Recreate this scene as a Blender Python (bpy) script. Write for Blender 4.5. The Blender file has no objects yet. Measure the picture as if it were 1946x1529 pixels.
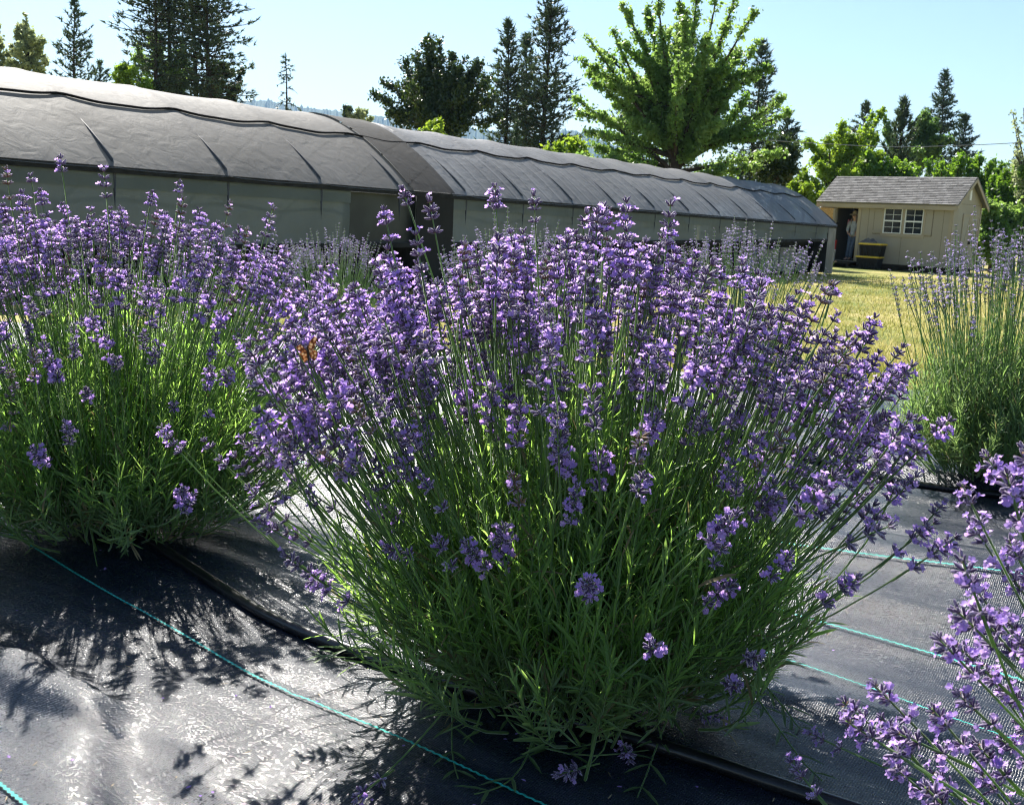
import bpy, math, random
import numpy as np
from mathutils import Matrix, Vector
R0 = np.random.default_rng(7)
random.seed(7)
S = bpy.context.scene
COL = S.collection
rad = math.radians
PI = math.pi

# ------------------------------------------------------------------ camera model (pixels of the 1946x1529 photograph)
F = 1949.0; CX = 973.0; CY = 764.5; ZC = 0.70
PITCH = rad(10.45); ROLL = rad(2.5)
CM = np.array(Matrix.Rotation(PI/2 - PITCH, 3, 'X') @ Matrix.Rotation(ROLL, 3, 'Z'))
CAMP = np.array([0, 0, ZC])
def ray(px, py):
    return CM @ np.array([(px-CX)/F, -(py-CY)/F, -1.0])
def at(px, py, Y):
    d = ray(px, py); return CAMP + d*(Y/d[1])
def gnd(px, py, z=0.0):
    d = ray(px, py); return CAMP + d*((z-ZC)/d[2])
def onplane(px, py, p0, n):
    d = ray(px, py); return CAMP + d*(np.dot(np.array(p0)-CAMP, n)/np.dot(d, n))
def proj(P):
    q = (np.asarray(P)-CAMP) @ CM
    return CX + F*q[..., 0]/-q[..., 2], CY - F*q[..., 1]/-q[..., 2]

SUN_AZ = rad(21); SUN_EL = rad(44)          # azimuth to the left of +Y
SUNV = np.array([-math.sin(SUN_AZ)*math.cos(SUN_EL), math.cos(SUN_AZ)*math.cos(SUN_EL), math.sin(SUN_EL)])

# ------------------------------------------------------------------ noise
def _h(ix, iy, s):
    n = (ix*374761393 + iy*668265263 + s*974711) & 0xffffffff
    n = ((n ^ (n >> 13))*1274126177) & 0xffffffff
    return ((n ^ (n >> 16)) & 0xffff)/65535.0
def vnoise(x, y, s=0):
    x = np.asarray(x, float); y = np.asarray(y, float)
    ix = np.floor(x).astype(np.int64); iy = np.floor(y).astype(np.int64)
    fx = x-ix; fy = y-iy
    fx = fx*fx*(3-2*fx); fy = fy*fy*(3-2*fy)
    a = _h(ix, iy, s); b = _h(ix+1, iy, s); c = _h(ix, iy+1, s); d = _h(ix+1, iy+1, s)
    return (a*(1-fx)+b*fx)*(1-fy)+(c*(1-fx)+d*fx)*fy - 0.5
def unit(v):
    v = np.asarray(v, float)
    return v/np.maximum(np.linalg.norm(v, axis=-1, keepdims=True), 1e-9)

# ------------------------------------------------------------------ object helpers
ORG = {}
def tag(o, label=None, cat=None, group=None, kind=None):
    if label: o['label'] = label
    if cat: o['category'] = cat
    if group: o['group'] = group
    if kind: o['kind'] = kind
    return o
def thing(name, label, cat, loc=(0, 0, 0), group=None, kind=None):
    o = bpy.data.objects.new(name, None); COL.objects.link(o)
    o.location = [float(c) for c in loc]; o.empty_display_size = 0.1
    ORG[o] = np.array(loc, float)
    return tag(o, label, cat, group, kind)

class MB:
    def __init__(s): s.v = []; s.f = []; s.m = []; s.n = 0
    def add(s, V, Fc, mat=0):
        V = np.asarray(V, float).reshape(-1, 3); Fc = np.asarray(Fc, np.int64)
        if Fc.ndim == 1: Fc = Fc[None]
        if Fc.shape[1] == 3: Fc = np.concatenate([Fc, np.full((len(Fc), 1), -1)], 1)
        s.v.append(V); s.f.append(np.where(Fc < 0, -1, Fc+s.n)); s.n += len(V)
        s.m.append(np.broadcast_to(np.asarray(mat), (len(Fc),)).copy())
        return s
    def get(s): return np.concatenate(s.v), np.concatenate(s.f), np.concatenate(s.m)
    def mesh(s, name, mats, smooth=False, org=None):
        V, Fc, M = s.get()
        if org is not None: V = V-org
        me = bpy.data.meshes.new(name)
        cnt = np.where(Fc[:, 3] < 0, 3, 4); idx = Fc[Fc >= 0]
        me.vertices.add(len(V)); me.vertices.foreach_set('co', V.astype(np.float32).ravel())
        me.loops.add(len(idx)); me.loops.foreach_set('vertex_index', idx.astype(np.int32))
        me.polygons.add(len(Fc))
        st = np.zeros(len(Fc), np.int32); st[1:] = np.cumsum(cnt)[:-1]
        me.polygons.foreach_set('loop_start', st)
        me.polygons.foreach_set('material_index', M.astype(np.int32))
        me.polygons.foreach_set('use_smooth', np.full(len(Fc), smooth))
        for m in (mats if isinstance(mats, (list, tuple)) else [mats]): me.materials.append(m)
        me.update(calc_edges=True)
        return me
    def build(s, name, mats, parent=None, smooth=False):
        org = ORG.get(parent) if parent is not None else None
        o = bpy.data.objects.new(name, s.mesh(name, mats, smooth, org)); COL.objects.link(o)
        if parent is not None:
            o.parent = parent; ORG[o] = org
        return o
    # ---- shapes
    def box(s, c, x, y, z, mat=0):
        """box with centre c and half-extent vectors x, y, z"""
        c, x, y, z = (np.asarray(q, float) for q in (c, x, y, z))
        V = [c+i*x+j*y+k*z for k in (-1, 1) for j in (-1, 1) for i in (-1, 1)]
        return s.add(V, [[0, 2, 3, 1], [4, 5, 7, 6], [0, 1, 5, 4], [2, 6, 7, 3], [0, 4, 6, 2], [1, 3, 7, 5]], mat)
    def tubes(s, P, Rr, sides=5, mat=0, cap=False):
        P = np.asarray(P, float)
        if P.ndim == 2: P = P[None]
        N, n, _ = P.shape
        Rr = np.broadcast_to(np.asarray(Rr, float), (N, n))
        T = unit(np.gradient(P, axis=1))
        ref = np.where(np.abs(unit(P[:, -1]-P[:, 0])[:, 2:3]) > 0.9, np.array([[1., 0, 0]]), np.array([[0, 0, 1.]]))[:, None, :]
        U = unit(np.cross(T, np.broadcast_to(ref, T.shape))); W = np.cross(T, U)
        a = np.arange(sides)*2*PI/sides
        V = P[:, :, None]+Rr[:, :, None, None]*(np.cos(a)[:, None]*U[:, :, None]+np.sin(a)[:, None]*W[:, :, None])
        k = np.arange(sides); k2 = (k+1) % sides
        i = np.arange(n-1)[:, None]*sides
        q = np.stack([i+k, i+k2, i+sides+k2, i+sides+k], -1).reshape(-1, 4)
        Fc = (q[None]+(np.arange(N)*n*sides)[:, None, None]).reshape(-1, 4)
        s.add(V.reshape(-1, 3), Fc, mat)
        if cap:
            for r in (0, n-1):
                for t in range(N):
                    ring = V[t, r]; c = ring.mean(0)
                    s.add(np.vstack([ring, c]), [[j, (j+1) % sides, sides] for j in range(sides)], mat)
        return s
    def leaves(s, B, D, Nn, L, W, mat=0, curl=0.15, fold=0.25, prof=((0, .35), (.35, 1), (.75, .8), (1, .06))):
        B = np.asarray(B, float); D = unit(D); Sd = unit(np.cross(D, Nn)); Nn = np.cross(Sd, D)
        L = np.broadcast_to(L, len(B)); W = np.broadcast_to(W, len(B)); curl = np.broadcast_to(curl, len(B))
        rows = []
        for t, w in prof:
            c = B+D*(L*t)[:, None]-Nn*(curl*L*t*t)[:, None]
            hw = (W*w*.5)[:, None]
            rows += [c-Sd*hw+Nn*hw*fold, c-Nn*hw*fold, c+Sd*hw+Nn*hw*fold]
        V = np.stack(rows, 1); k = V.shape[1]
        q = []
        for r in range(len(prof)-1):
            a = 3*r
            q += [[a, a+1, a+4, a+3], [a+1, a+2, a+5, a+4]]
        Fc = (np.array(q)[None]+(np.arange(len(B))*k)[:, None, None]).reshape(-1, 4)
        return s.add(V.reshape(-1, 3), Fc, mat)
    def quads(s, C, A, Bv, mat=0):
        """rhombus leaves: centre C, half axes A (long), Bv (short)"""
        V = np.stack([C-A, C+Bv*1.0, C+A, C-Bv*1.0], 1); N = len(C)
        return s.add(V.reshape(-1, 3), (np.array([[0, 1, 2, 3]])+np.arange(N)[:, None]*4), mat)
    def place(s, tpl, Rm, T):
        V, Fc, M = tpl; N = len(T); k = len(V)
        VV = np.einsum('nij,kj->nki', Rm, V)+T[:, None]
        FF = np.where(Fc[None] < 0, -1, Fc[None]+(np.arange(N)*k)[:, None, None]).reshape(-1, 4)
        return s.add(VV.reshape(-1, 3), FF, np.tile(M, N))
    def grid(s, P, mat=0):
        n, m = P.shape[:2]
        i = np.arange(n-1)[:, None]*m+np.arange(m-1)
        return s.add(P.reshape(-1, 3), np.stack([i, i+1, i+m+1, i+m], -1).reshape(-1, 4), mat)
    def lathe(s, c, prof, seg=20, mat=0, ax=(0, 0, 1)):
        pr = np.array(prof, float); a = np.arange(seg+1)*2*PI/seg
        P = np.stack([c[0]+pr[:, :1]*np.cos(a), c[1]+pr[:, :1]*np.sin(a), c[2]+np.repeat(pr[:, 1:2], seg+1, 1)], -1)
        return s.grid(P, mat)

def frame_from(d, spin):
    """rotation matrices whose z axis is d"""
    d = unit(d); ref = np.where(np.abs(d[:, 2:3]) > .95, np.array([[1., 0, 0]]), np.array([[0, 0, 1.]]))
    x = unit(np.cross(ref, d)); y = np.cross(d, x)
    c = np.cos(spin)[:, None]; sn = np.sin(spin)[:, None]
    return np.stack([x*c+y*sn, -x*sn+y*c, d], 2)

# ------------------------------------------------------------------ materials
def nmat(name):
    m = bpy.data.materials.new(name); m.use_nodes = True
    nt = m.node_tree; nt.nodes.clear()
    out = nt.nodes.new('ShaderNodeOutputMaterial')
    return m, nt, out
def N(nt, t, **kw):
    n = nt.nodes.new('ShaderNode'+t)
    for k, v in kw.items():
        if k in n.inputs.keys(): n.inputs[k].default_value = v
        else: setattr(n, k, v)
    return n
def L(nt, a, b): nt.links.new(a, b)
def c4(c): return (c[0], c[1], c[2], 1)
def varied(nt, c1, c2, scale, detail=3, lo=.35, hi=.65, coord='Object'):
    tc = N(nt, 'TexCoord'); no = N(nt, 'TexNoise', Scale=scale, Detail=detail)
    L(nt, tc.outputs[coord], no.inputs['Vector'])
    cr = N(nt, 'ValToRGB'); cr.color_ramp.elements[0].position = lo; cr.color_ramp.elements[1].position = hi
    cr.color_ramp.elements[0].color = c4(c1); cr.color_ramp.elements[1].color = c4(c2)
    L(nt, no.outputs['Fac'], cr.inputs['Fac'])
    return cr.outputs['Color'], tc, no
def bump(nt, bs, height, strength, dist):
    b = N(nt, 'Bump', Strength=strength, Distance=dist); L(nt, height, b.inputs['Height']); L(nt, b.outputs['Normal'], bs.inputs['Normal']); return b
def simple(name, c1, c2=None, scale=8, rough=.6, spec=.4, bmp=0, metal=0, sheen=0, bscale=40):
    m, nt, out = nmat(name); b = N(nt, 'BsdfPrincipled')
    b.inputs['Roughness'].default_value = rough; b.inputs['Specular IOR Level'].default_value = spec; b.inputs['Metallic'].default_value = metal
    if sheen: b.inputs['Sheen Weight'].default_value = sheen
    col, tc, no = varied(nt, c1, c2 or [x*.8 for x in c1], scale)
    L(nt, col, b.inputs['Base Color'])
    if bmp:
        n2 = N(nt, 'TexNoise', Scale=bscale, Detail=4); L(nt, tc.outputs['Object'], n2.inputs['Vector'])
        bump(nt, b, n2.outputs['Fac'], bmp, .01)
    L(nt, b.outputs[0], out.inputs[0]); return m
def leafy(name, c1, c2, t1, t2, mix=.45, scale=6, rough=.45, spec=.4, sheen=0, lo=.35, hi=.65, sheentint=None):
    """leaf: glossy reflective side plus light let through"""
    m, nt, out = nmat(name); b = N(nt, 'BsdfPrincipled')
    b.inputs['Roughness'].default_value = rough; b.inputs['Specular IOR Level'].default_value = spec
    if sheen:
        b.inputs['Sheen Weight'].default_value = sheen; b.inputs['Sheen Roughness'].default_value = .35
        if sheentint: b.inputs['Sheen Tint'].default_value = c4(sheentint)
    col, tc, no = varied(nt, c1, c2, scale, lo=lo, hi=hi); L(nt, col, b.inputs['Base Color'])
    cr = N(nt, 'ValToRGB'); cr.color_ramp.elements[0].position = lo; cr.color_ramp.elements[1].position = hi
    cr.color_ramp.elements[0].color = c4(t1); cr.color_ramp.elements[1].color = c4(t2); L(nt, no.outputs['Fac'], cr.inputs['Fac'])
    t = N(nt, 'BsdfTranslucent'); L(nt, cr.outputs[0], t.inputs['Color'])
    mx = N(nt, 'MixShader'); mx.inputs[0].default_value = mix
    L(nt, b.outputs[0], mx.inputs[1]); L(nt, t.outputs[0], mx.inputs[2]); L(nt, mx.outputs[0], out.inputs[0]); return m

M = {}
M['stem'] = leafy('lavender_stem', (.10, .175, .06), (.15, .235, .085), (.32, .52, .10), (.42, .62, .15), .36, 10, .4, .5, sheen=.6, sheentint=(.85, 1, .8))
M['leaf'] = leafy('lavender_leaf', (.095, .175, .055), (.15, .25, .085), (.32, .58, .08), (.50, .78, .16), .58, 14, .42, .5)
M['leaf_grey'] = leafy('lavender_leaf_grey', (.09, .15, .07), (.14, .21, .11), (.24, .40, .09), (.36, .52, .16), .5, 14, .5, .4)
M['leaf_dry'] = leafy('lavender_leaf_dry', (.16, .13, .07), (.26, .21, .12), (.26, .22, .08), (.36, .3, .12), .4, 14, .6, .3)
M['leaf_old'] = leafy('lavender_leaf_low', (.11, .18, .08), (.165, .25, .12), (.30, .48, .11), (.44, .62, .17), .5, 12, .45, .45)
M['calyx'] = leafy('lavender_calyx', (.055, .028, .095), (.12, .075, .18), (.16, .08, .26), (.28, .16, .36), .2, 40, .55, .4, sheen=1.0, sheentint=(1, .95, 1.0))
M['petal'] = leafy('lavender_petal', (.46, .29, .77), (.62, .44, .85), (.56, .34, .88), (.76, .52, .95), .6, 26, .5, .25)
M['wool'] = leafy('calyx_wool', (.34, .26, .42), (.52, .44, .60), (.40, .30, .52), (.56, .46, .66), .3, 60, .7, .3, sheen=1.0)
M['bract'] = simple('lavender_bract', (.16, .10, .07), (.22, .15, .09), 30, .7, .2)
M['calyx_pale'] = leafy('pale_calyx', (.24, .23, .27), (.38, .37, .40), (.30, .28, .34), (.42, .41, .46), .3, 20, .6, .3, sheen=.8, sheentint=(.95, .95, 1.0))
M['petal_pale'] = leafy('pale_petal', (.38, .30, .58), (.50, .42, .68), (.42, .32, .62), (.54, .44, .72), .45, 22, .5, .2)
M['wood'] = simple('woody_stem', (.10, .07, .05), (.16, .12, .08), 20, .8, .2, .4)
M['bark'] = simple('bark', (.035, .026, .02), (.075, .058, .045), 3, .9, .1, .8, bscale=8)
M['barkgrey'] = simple('bark_grey', (.05, .045, .04), (.10, .09, .08), 3, .9, .1, .8, bscale=8)
M['pine'] = leafy('pine_needles', (.040, .062, .036), (.075, .105, .055), (.06, .10, .035), (.10, .15, .05), .3, .5, .5, .4)
M['fir'] = leafy('fir_needles', (.040, .068, .046), (.075, .115, .07), (.05, .09, .045), (.09, .14, .06), .28, .5, .5, .4)
M['oak'] = leafy('oak_leaves', (.022, .042, .014), (.045, .075, .02), (.05, .09, .01), (.09, .14, .02), .3, .6, .4, .5)
M['maple'] = leafy('maple_leaves', (.07, .14, .035), (.12, .20, .06), (.24, .43, .06), (.44, .62, .15), .5, .8, .42, .5)
M['lime'] = leafy('lime_leaves', (.10, .18, .02), (.16, .25, .03), (.28, .45, .03), (.45, .6, .05), .5, .8, .5, .4)
M['willow'] = leafy('round_leaves', (.06, .12, .035), (.11, .18, .05), (.12, .24, .04), (.22, .36, .07), .45, .7, .45, .4)
M['pale'] = leafy('pale_leaves', (.22, .26, .13), (.32, .35, .20), (.40, .48, .20), (.55, .6, .3), .45, .7, .5, .4)
M['hedge'] = leafy('hedge_leaves', (.06, .13, .02), (.11, .20, .03), (.15, .32, .02), (.32, .52, .04), .48, .9, .45, .45)

# ------------------------------------------------------------------ terrain
ROW = np.array([.83, -.56]); ROW /= np.linalg.norm(ROW); ACR = np.array([-ROW[1], ROW[0]])   # along the rows, across them (away)
V_EDGE = 4.80
def gz(x, y):
    y = np.asarray(y, float)
    d = np.maximum(y-4.5, 0)
    return -.62*(1-np.exp(-d/5.5))
FOLD = [(tuple(gnd(*a)[:2]), tuple(gnd(*b)[:2]), h) for a, b, h in (((-150, 1180), (60, 1290), .032), ((60, 1290), (165, 1375), .038), ((165, 1375), (150, 1560), .036), ((330, 1330), (440, 1560), .016), ((560, 1360), (640, 1520), .010), ((200, 1180), (330, 1330), .009))]
def fz(x, y):
    """height of the landscape fabric"""
    x = np.asarray(x, float); y = np.asarray(y, float)
    u = x*ROW[0]+y*ROW[1]; v = x*ACR[0]+y*ACR[1]
    z = .018*vnoise(u*.7, v*3.4, 3)+.024*vnoise(u*1.3+4, v*2.1, 5)+.012*vnoise(u*1.6, v*8, 8)+.007*vnoise(u*5, v*6, 9)
    z = z+(.0042*np.sin(v*46+1.6*np.sin(u*1.7)+3*vnoise(u*.6, v*2, 11))+.003*np.sin(v*27+u*.9))*np.clip((v-1.15)/.25, 0, 1)
    sst = lambda a, b, t: (lambda k: k*k*(3-2*k))(np.clip((t-a)/(b-a), 0, 1))
    vw = v+.05*vnoise(u*1.1, u*0+2, 21)+.03*np.sin(u*2.3)
    z = z+(.062+.04*vnoise(u*.9, u*0, 22))*(sst(1.88, 2.10, vw)-sst(2.12, 2.95, vw))+(.040+.035*vnoise(u*1.3, u*0, 23))*(sst(1.66, 1.80, vw)-sst(1.80, 1.95, vw))+(.03+.02*vnoise(u*1.1, u*0, 24))*(sst(2.9, 3.1, vw)-sst(3.1, 3.6, vw))+.03*(sst(3.7, 3.9, vw)-sst(3.9, 4.5, vw))
    # the crumpled fold in the near left corner
    for (x0, y0), (x1, y1), hgt in FOLD:
        dx, dy = x1-x0, y1-y0; l2 = dx*dx+dy*dy
        t = np.clip(((x-x0)*dx+(y-y0)*dy)/l2, 0, 1)
        d = np.hypot(x-x0-t*dx, y-y0-t*dy); side = np.sign((x-x0)*dy-(y-y0)*dx)
        z = np.maximum(z, z+hgt*np.exp(-(d/np.where(side > 0, .085, .042))**2)*(1-.5*np.abs(t-.5)))
    return z+gz(x, y)

def gf(px, py):
    p = gnd(px, py)
    for _ in range(8): p = gnd(px, py, float(fz(p[0], p[1])))
    return p

fabm, nt, out = nmat('woven_ground_fabric')
b = N(nt, 'BsdfPrincipled'); b.inputs['Roughness'].default_value = .42; b.inputs['Specular IOR Level'].default_value = .58
tc = N(nt, 'TexCoord'); mp = N(nt, 'Mapping'); mp.inputs['Rotation'].default_value = (0, 0, math.atan2(-ROW[1], ROW[0])); L(nt, tc.outputs['Object'], mp.inputs['Vector'])
w1 = N(nt, 'TexWave', Scale=90, Distortion=3, Detail=2); w1.bands_direction = 'X'; L(nt, mp.outputs[0], w1.inputs['Vector'])
w2 = N(nt, 'TexWave', Scale=150, Distortion=3, Detail=2); w2.bands_direction = 'Y'; L(nt, mp.outputs[0], w2.inputs['Vector'])
mu = N(nt, 'Math', operation='MULTIPLY'); L(nt, w1.outputs['Fac'], mu.inputs[0]); L(nt, w2.outputs['Fac'], mu.inputs[1])
b1 = N(nt, 'Bump', Strength=.5, Distance=.0016); L(nt, mu.outputs[0], b1.inputs['Height'])
mpv = N(nt, 'Mapping'); mpv.inputs['Scale'].default_value = (290, 560, 1); L(nt, mp.outputs[0], mpv.inputs['Vector'])
vor = N(nt, 'TexVoronoi', Scale=1); vor.voronoi_dimensions = '2D'; L(nt, mpv.outputs[0], vor.inputs['Vector'])
sep = N(nt, 'SeparateColor'); L(nt, vor.outputs['Color'], sep.inputs[0])
mp2 = N(nt, 'Mapping'); mp2.inputs['Scale'].default_value = (.45, 4.4, 1); L(nt, mp.outputs[0], mp2.inputs['Vector'])
n3 = N(nt, 'TexNoise', Scale=1.5, Detail=2, Roughness=.45, Distortion=.1); L(nt, mp2.outputs[0], n3.inputs['Vector'])
b3 = N(nt, 'Bump', Strength=1.0, Distance=.05); L(nt, n3.outputs['Fac'], b3.inputs['Height']); L(nt, b1.outputs[0], b3.inputs['Normal'])
vs1 = N(nt, 'VectorMath', operation='SUBTRACT'); vs1.inputs[1].default_value = (.5, .5, .5); L(nt, vor.outputs['Color'], vs1.inputs[0])
pw_ = N(nt, 'Math', operation='POWER'); pw_.inputs[1].default_value = 4.0; L(nt, sep.outputs[2], pw_.inputs[0])
pm_ = N(nt, 'Math', operation='MULTIPLY_ADD'); pm_.inputs[1].default_value = .6; pm_.inputs[2].default_value = .20; L(nt, pw_.outputs[0], pm_.inputs[0])
vs2 = N(nt, 'VectorMath', operation='SCALE'); L(nt, vs1.outputs[0], vs2.inputs[0]); L(nt, pm_.outputs[0], vs2.inputs['Scale'])
vs3 = N(nt, 'VectorMath', operation='ADD'); L(nt, vs2.outputs[0], vs3.inputs[0]); L(nt, b3.outputs[0], vs3.inputs[1])
vs4 = N(nt, 'VectorMath', operation='NORMALIZE'); L(nt, vs3.outputs[0], vs4.inputs[0])
L(nt, vs4.outputs[0], b.inputs['Normal'])
dn = N(nt, 'TexNoise', Scale=5, Detail=6); L(nt, tc.outputs['Object'], dn.inputs['Vector'])
cr = N(nt, 'ValToRGB'); cr.color_ramp.elements[0].color = (.006, .011, .024, 1); cr.color_ramp.elements[1].color = (.018, .025, .038, 1)
cr.color_ramp.elements[0].position = .4; cr.color_ramp.elements[1].position = .72
L(nt, dn.outputs['Fac'], cr.inputs['Fac']); L(nt, cr.outputs[0], b.inputs['Base Color'])
mr = N(nt, 'MapRange'); mr.inputs['To Min'].default_value = .20; mr.inputs['To Max'].default_value = .50
L(nt, sep.outputs[1], mr.inputs['Value']); L(nt, mr.outputs[0], b.inputs['Roughness'])
L(nt, b.outputs[0], out.inputs[0]); M['fabric'] = fabm
M['thread'] = simple('green_thread', (.02, .38, .32), (.03, .50, .42), 60, .45, .5, .5, bscale=300)

def uv2xy(u, v): return ROW[0]*u+ACR[0]*v, ROW[1]*u+ACR[1]*v
fb = MB()
us = np.concatenate([np.arange(-7.5, -2.2, .06), np.arange(-2.2, 1.6, .018), np.arange(1.6, 5, .06)])
vs = np.concatenate([np.arange(-1.0, .3, .03), np.arange(.3, 2.2, .015), np.arange(2.2, V_EDGE+.01, .03)])
Ug, Vg = np.meshgrid(us, vs, indexing='ij')
Ve = Vg+(.03*vnoise(Ug*2, Ug*0, 2)+.02*vnoise(Ug*7, Ug*0, 6))*np.clip((Vg-4.3)/.5, 0, 1)
Xg, Yg = uv2xy(Ug, Ve)
Zg = fz(Xg, Yg)
Zg[:, -1] += .012
fb.grid(np.stack([Xg, Yg, Zg], -1), 0)
def fabric_line(pts, wd, mat=1, dz=.0032):
    """a flat stripe of thread running through ground points"""
    pts = np.array(pts); d = np.concatenate([[0], np.cumsum(np.linalg.norm(np.diff(pts, axis=0), axis=1))])
    t = np.arange(0, d[-1], .006)
    x = np.interp(t, d, pts[:, 0]); y = np.interp(t, d, pts[:, 1])
    x += .006*vnoise(t*3, t*0, 1); y += .006*vnoise(t*3, t*0, 4)
    tx = np.gradient(x); ty = np.gradient(y); l = np.hypot(tx, ty); nx, ny = -ty/l, tx/l
    zig = np.where(np.arange(len(t)) % 2 == 0, .0010, -.0010)
    rows = []
    for sgn in (-1, 1):
        xx = x+nx*(wd*sgn*.5+zig); yy = y+ny*(wd*sgn*.5+zig)
        rows.append(np.stack([xx, yy, fz(xx, yy)+dz+np.abs(zig)], -1))
    fb.grid(np.stack(rows, 0), mat)
def ext(pts, a, bb):
    p = [np.array(q, float) for q in pts]
    return [p[0]+(p[0]-p[1])/np.linalg.norm(p[0]-p[1])*a]+p+[p[-1]+(p[-1]-p[-2])/np.linalg.norm(p[-1]-p[-2])*bb]
G = lambda *pp: [gf(*q)[:2] for q in pp]
fabric_line(ext(G((60, 1040), (130, 1082), (350, 1210), (560, 1325), (700, 1382), (860, 1455), (1000, 1520)), 2.5, .6), .0036)
fabric_line(ext(G((0, 1490), (50, 1529)), .5, .5), .0036)
fabric_line(ext(G((1480, 1010), (1660, 1040), (1946, 1095)), 2.5, 1.0), .0036)
fabric_line(ext(G((1480, 1160), (1550, 1180), (1780, 1247), (1946, 1300)), .8, .6), .0036)
fabric_line(ext(G((1480, 1250), (1700, 1325), (1946, 1415)), .8, .5), .0028)
for vv in (3.35, 3.95, 4.45):
    fabric_line([uv2xy(u, vv) for u in np.arange(-5, 4, .5)], .006)
fab = fb.build('landscape_fabric', [M['fabric'], M['thread']], None, True)
tag(fab, 'black woven weed fabric with turquoise threads laid under the lavender', 'ground cloth', kind='structure')

# dry scraps and fallen petals on the cloth
lit = MB(); nl_ = 110
lp = R0.uniform(-60, 2000, nl_), R0.uniform(1020, 1540, nl_)
M['straw_bit'] = simple('dry_scrap', (.30, .22, .12), (.45, .36, .22), 40, .8, .2)
for k_ in range(nl_):
    p_ = gf(lp[0][k_], lp[1][k_]); a_ = R0.uniform(0, 2*PI); D_ = np.array([[math.cos(a_), math.sin(a_), .02]])
    pet = R0.random() < .4
    lit.leaves(p_[None]+[0, 0, .002], D_, np.array([[.1, 0, 1.]]), R0.uniform(.004, .007) if pet else R0.uniform(.004, .014), .004 if pet else .0016, 1 if pet else 0, curl=-.1)
tag(lit.build('litter', [M['straw_bit'], M['petal']]), 'dry scraps and fallen petals scattered over the black fabric', 'litter', kind='stuff')

# lawn sheet out to the hills
lawnm, nt, out = nmat('lawn_turf'); b = N(nt, 'BsdfPrincipled'); b.inputs['Roughness'].default_value = .85; b.inputs['Specular IOR Level'].default_value = .15
tc = N(nt, 'TexCoord'); n1 = N(nt, 'TexNoise', Scale=.45, Detail=6, Roughness=.65); L(nt, tc.outputs['Object'], n1.inputs['Vector'])
cr = N(nt, 'ValToRGB'); e = cr.color_ramp.elements; e[0].position = .41; e[0].color = (.17, .20, .045, 1); e[1].position = .59; e[1].color = (.46, .38, .16, 1)
e2 = e.new(.5); e2.color = (.34, .31, .10, 1)
L(nt, n1.outputs['Fac'], cr.inputs['Fac'])
n2 = N(nt, 'TexNoise', Scale=35, Detail=4); L(nt, tc.outputs['Object'], n2.inputs['Vector'])
mx = N(nt, 'MixRGB', blend_type='MULTIPLY'); mx.inputs[0].default_value = .55
cr2 = N(nt, 'ValToRGB'); cr2.color_ramp.elements[0].color = (.45, .5, .4, 1); cr2.color_ramp.elements[0].position = .35; cr2.color_ramp.elements[1].position = .6
L(nt, n2.outputs['Fac'], cr2.inputs['Fac']); L(nt, cr.outputs[0], mx.inputs[1]); L(nt, cr2.outputs[0], mx.inputs[2]); L(nt, mx.outputs[0], b.inputs['Base Color'])
bump(nt, b, n2.outputs['Fac'], .8, .04); L(nt, b.outputs[0], out.inputs[0]); M['lawn'] = lawnm
lw = MB()
ys = np.concatenate([np.linspace(-60, -2, 6), np.arange(-1, 12, .5), np.arange(12, 60, 3), np.geomspace(60, 4000, 24)])
xs = np.concatenate([-np.geomspace(3900, 20, 24), np.arange(-18, 20, 2), np.geomspace(20, 3900, 24)])
Xg, Yg = np.meshgrid(xs, ys, indexing='ij')
lw.grid(np.stack([Xg, Yg, gz(Xg, Yg)-.045], -1))
tag(lw.build('lawn', M['lawn'], None, True), 'dry yellow green mown lawn between the lavender and the shed', 'lawn', kind='structure')

# grass blades on the lawn
M['grass'] = leafy('grass_blades', (.20, .22, .05), (.50, .43, .18), (.30, .32, .06), (.56, .50, .2), .4, 1.6, .6, .3)
gb = MB()
n = 120000
Yb = 4.2+R0.power(.8, n)*0+R0.random(n)**1.7*26
Xb = R0.uniform(-.45, .62, n)*Yb+R0.normal(0, .2, n)
vb = Xb*ACR[0]+Yb*ACR[1]
k = vb > V_EDGE+.0
Xb = Xb[k]; Yb = Yb[k]
Hb = R0.uniform(.03, .07, len(Xb))*np.clip(1+.4*vnoise(Xb*2, Yb*2, 1)*2, .5, 1.6)
az = R0.uniform(0, 2*PI, len(Xb)); wd = R0.uniform(.003, .006, len(Xb))*(1+Yb/14)
base = np.stack([Xb, Yb, gz(Xb, Yb)-.05], -1)
side = np.stack([np.cos(az), np.sin(az), az*0], -1)*wd[:, None]
lean = np.stack([R0.normal(0, .5, len(Xb)), R0.normal(0, .5, len(Xb)), np.ones(len(Xb))], -1)*Hb[:, None]+np.array([0, 0, .01])
V = np.stack([base-side, base+side, base+lean*1.0], 1)
gb.add(V.reshape(-1, 3), np.arange(len(Xb)*3).reshape(-1, 3))
tag(gb.build('grass', M['grass']), 'short dry grass blades of the mown lawn', 'grass', kind='stuff')

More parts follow.
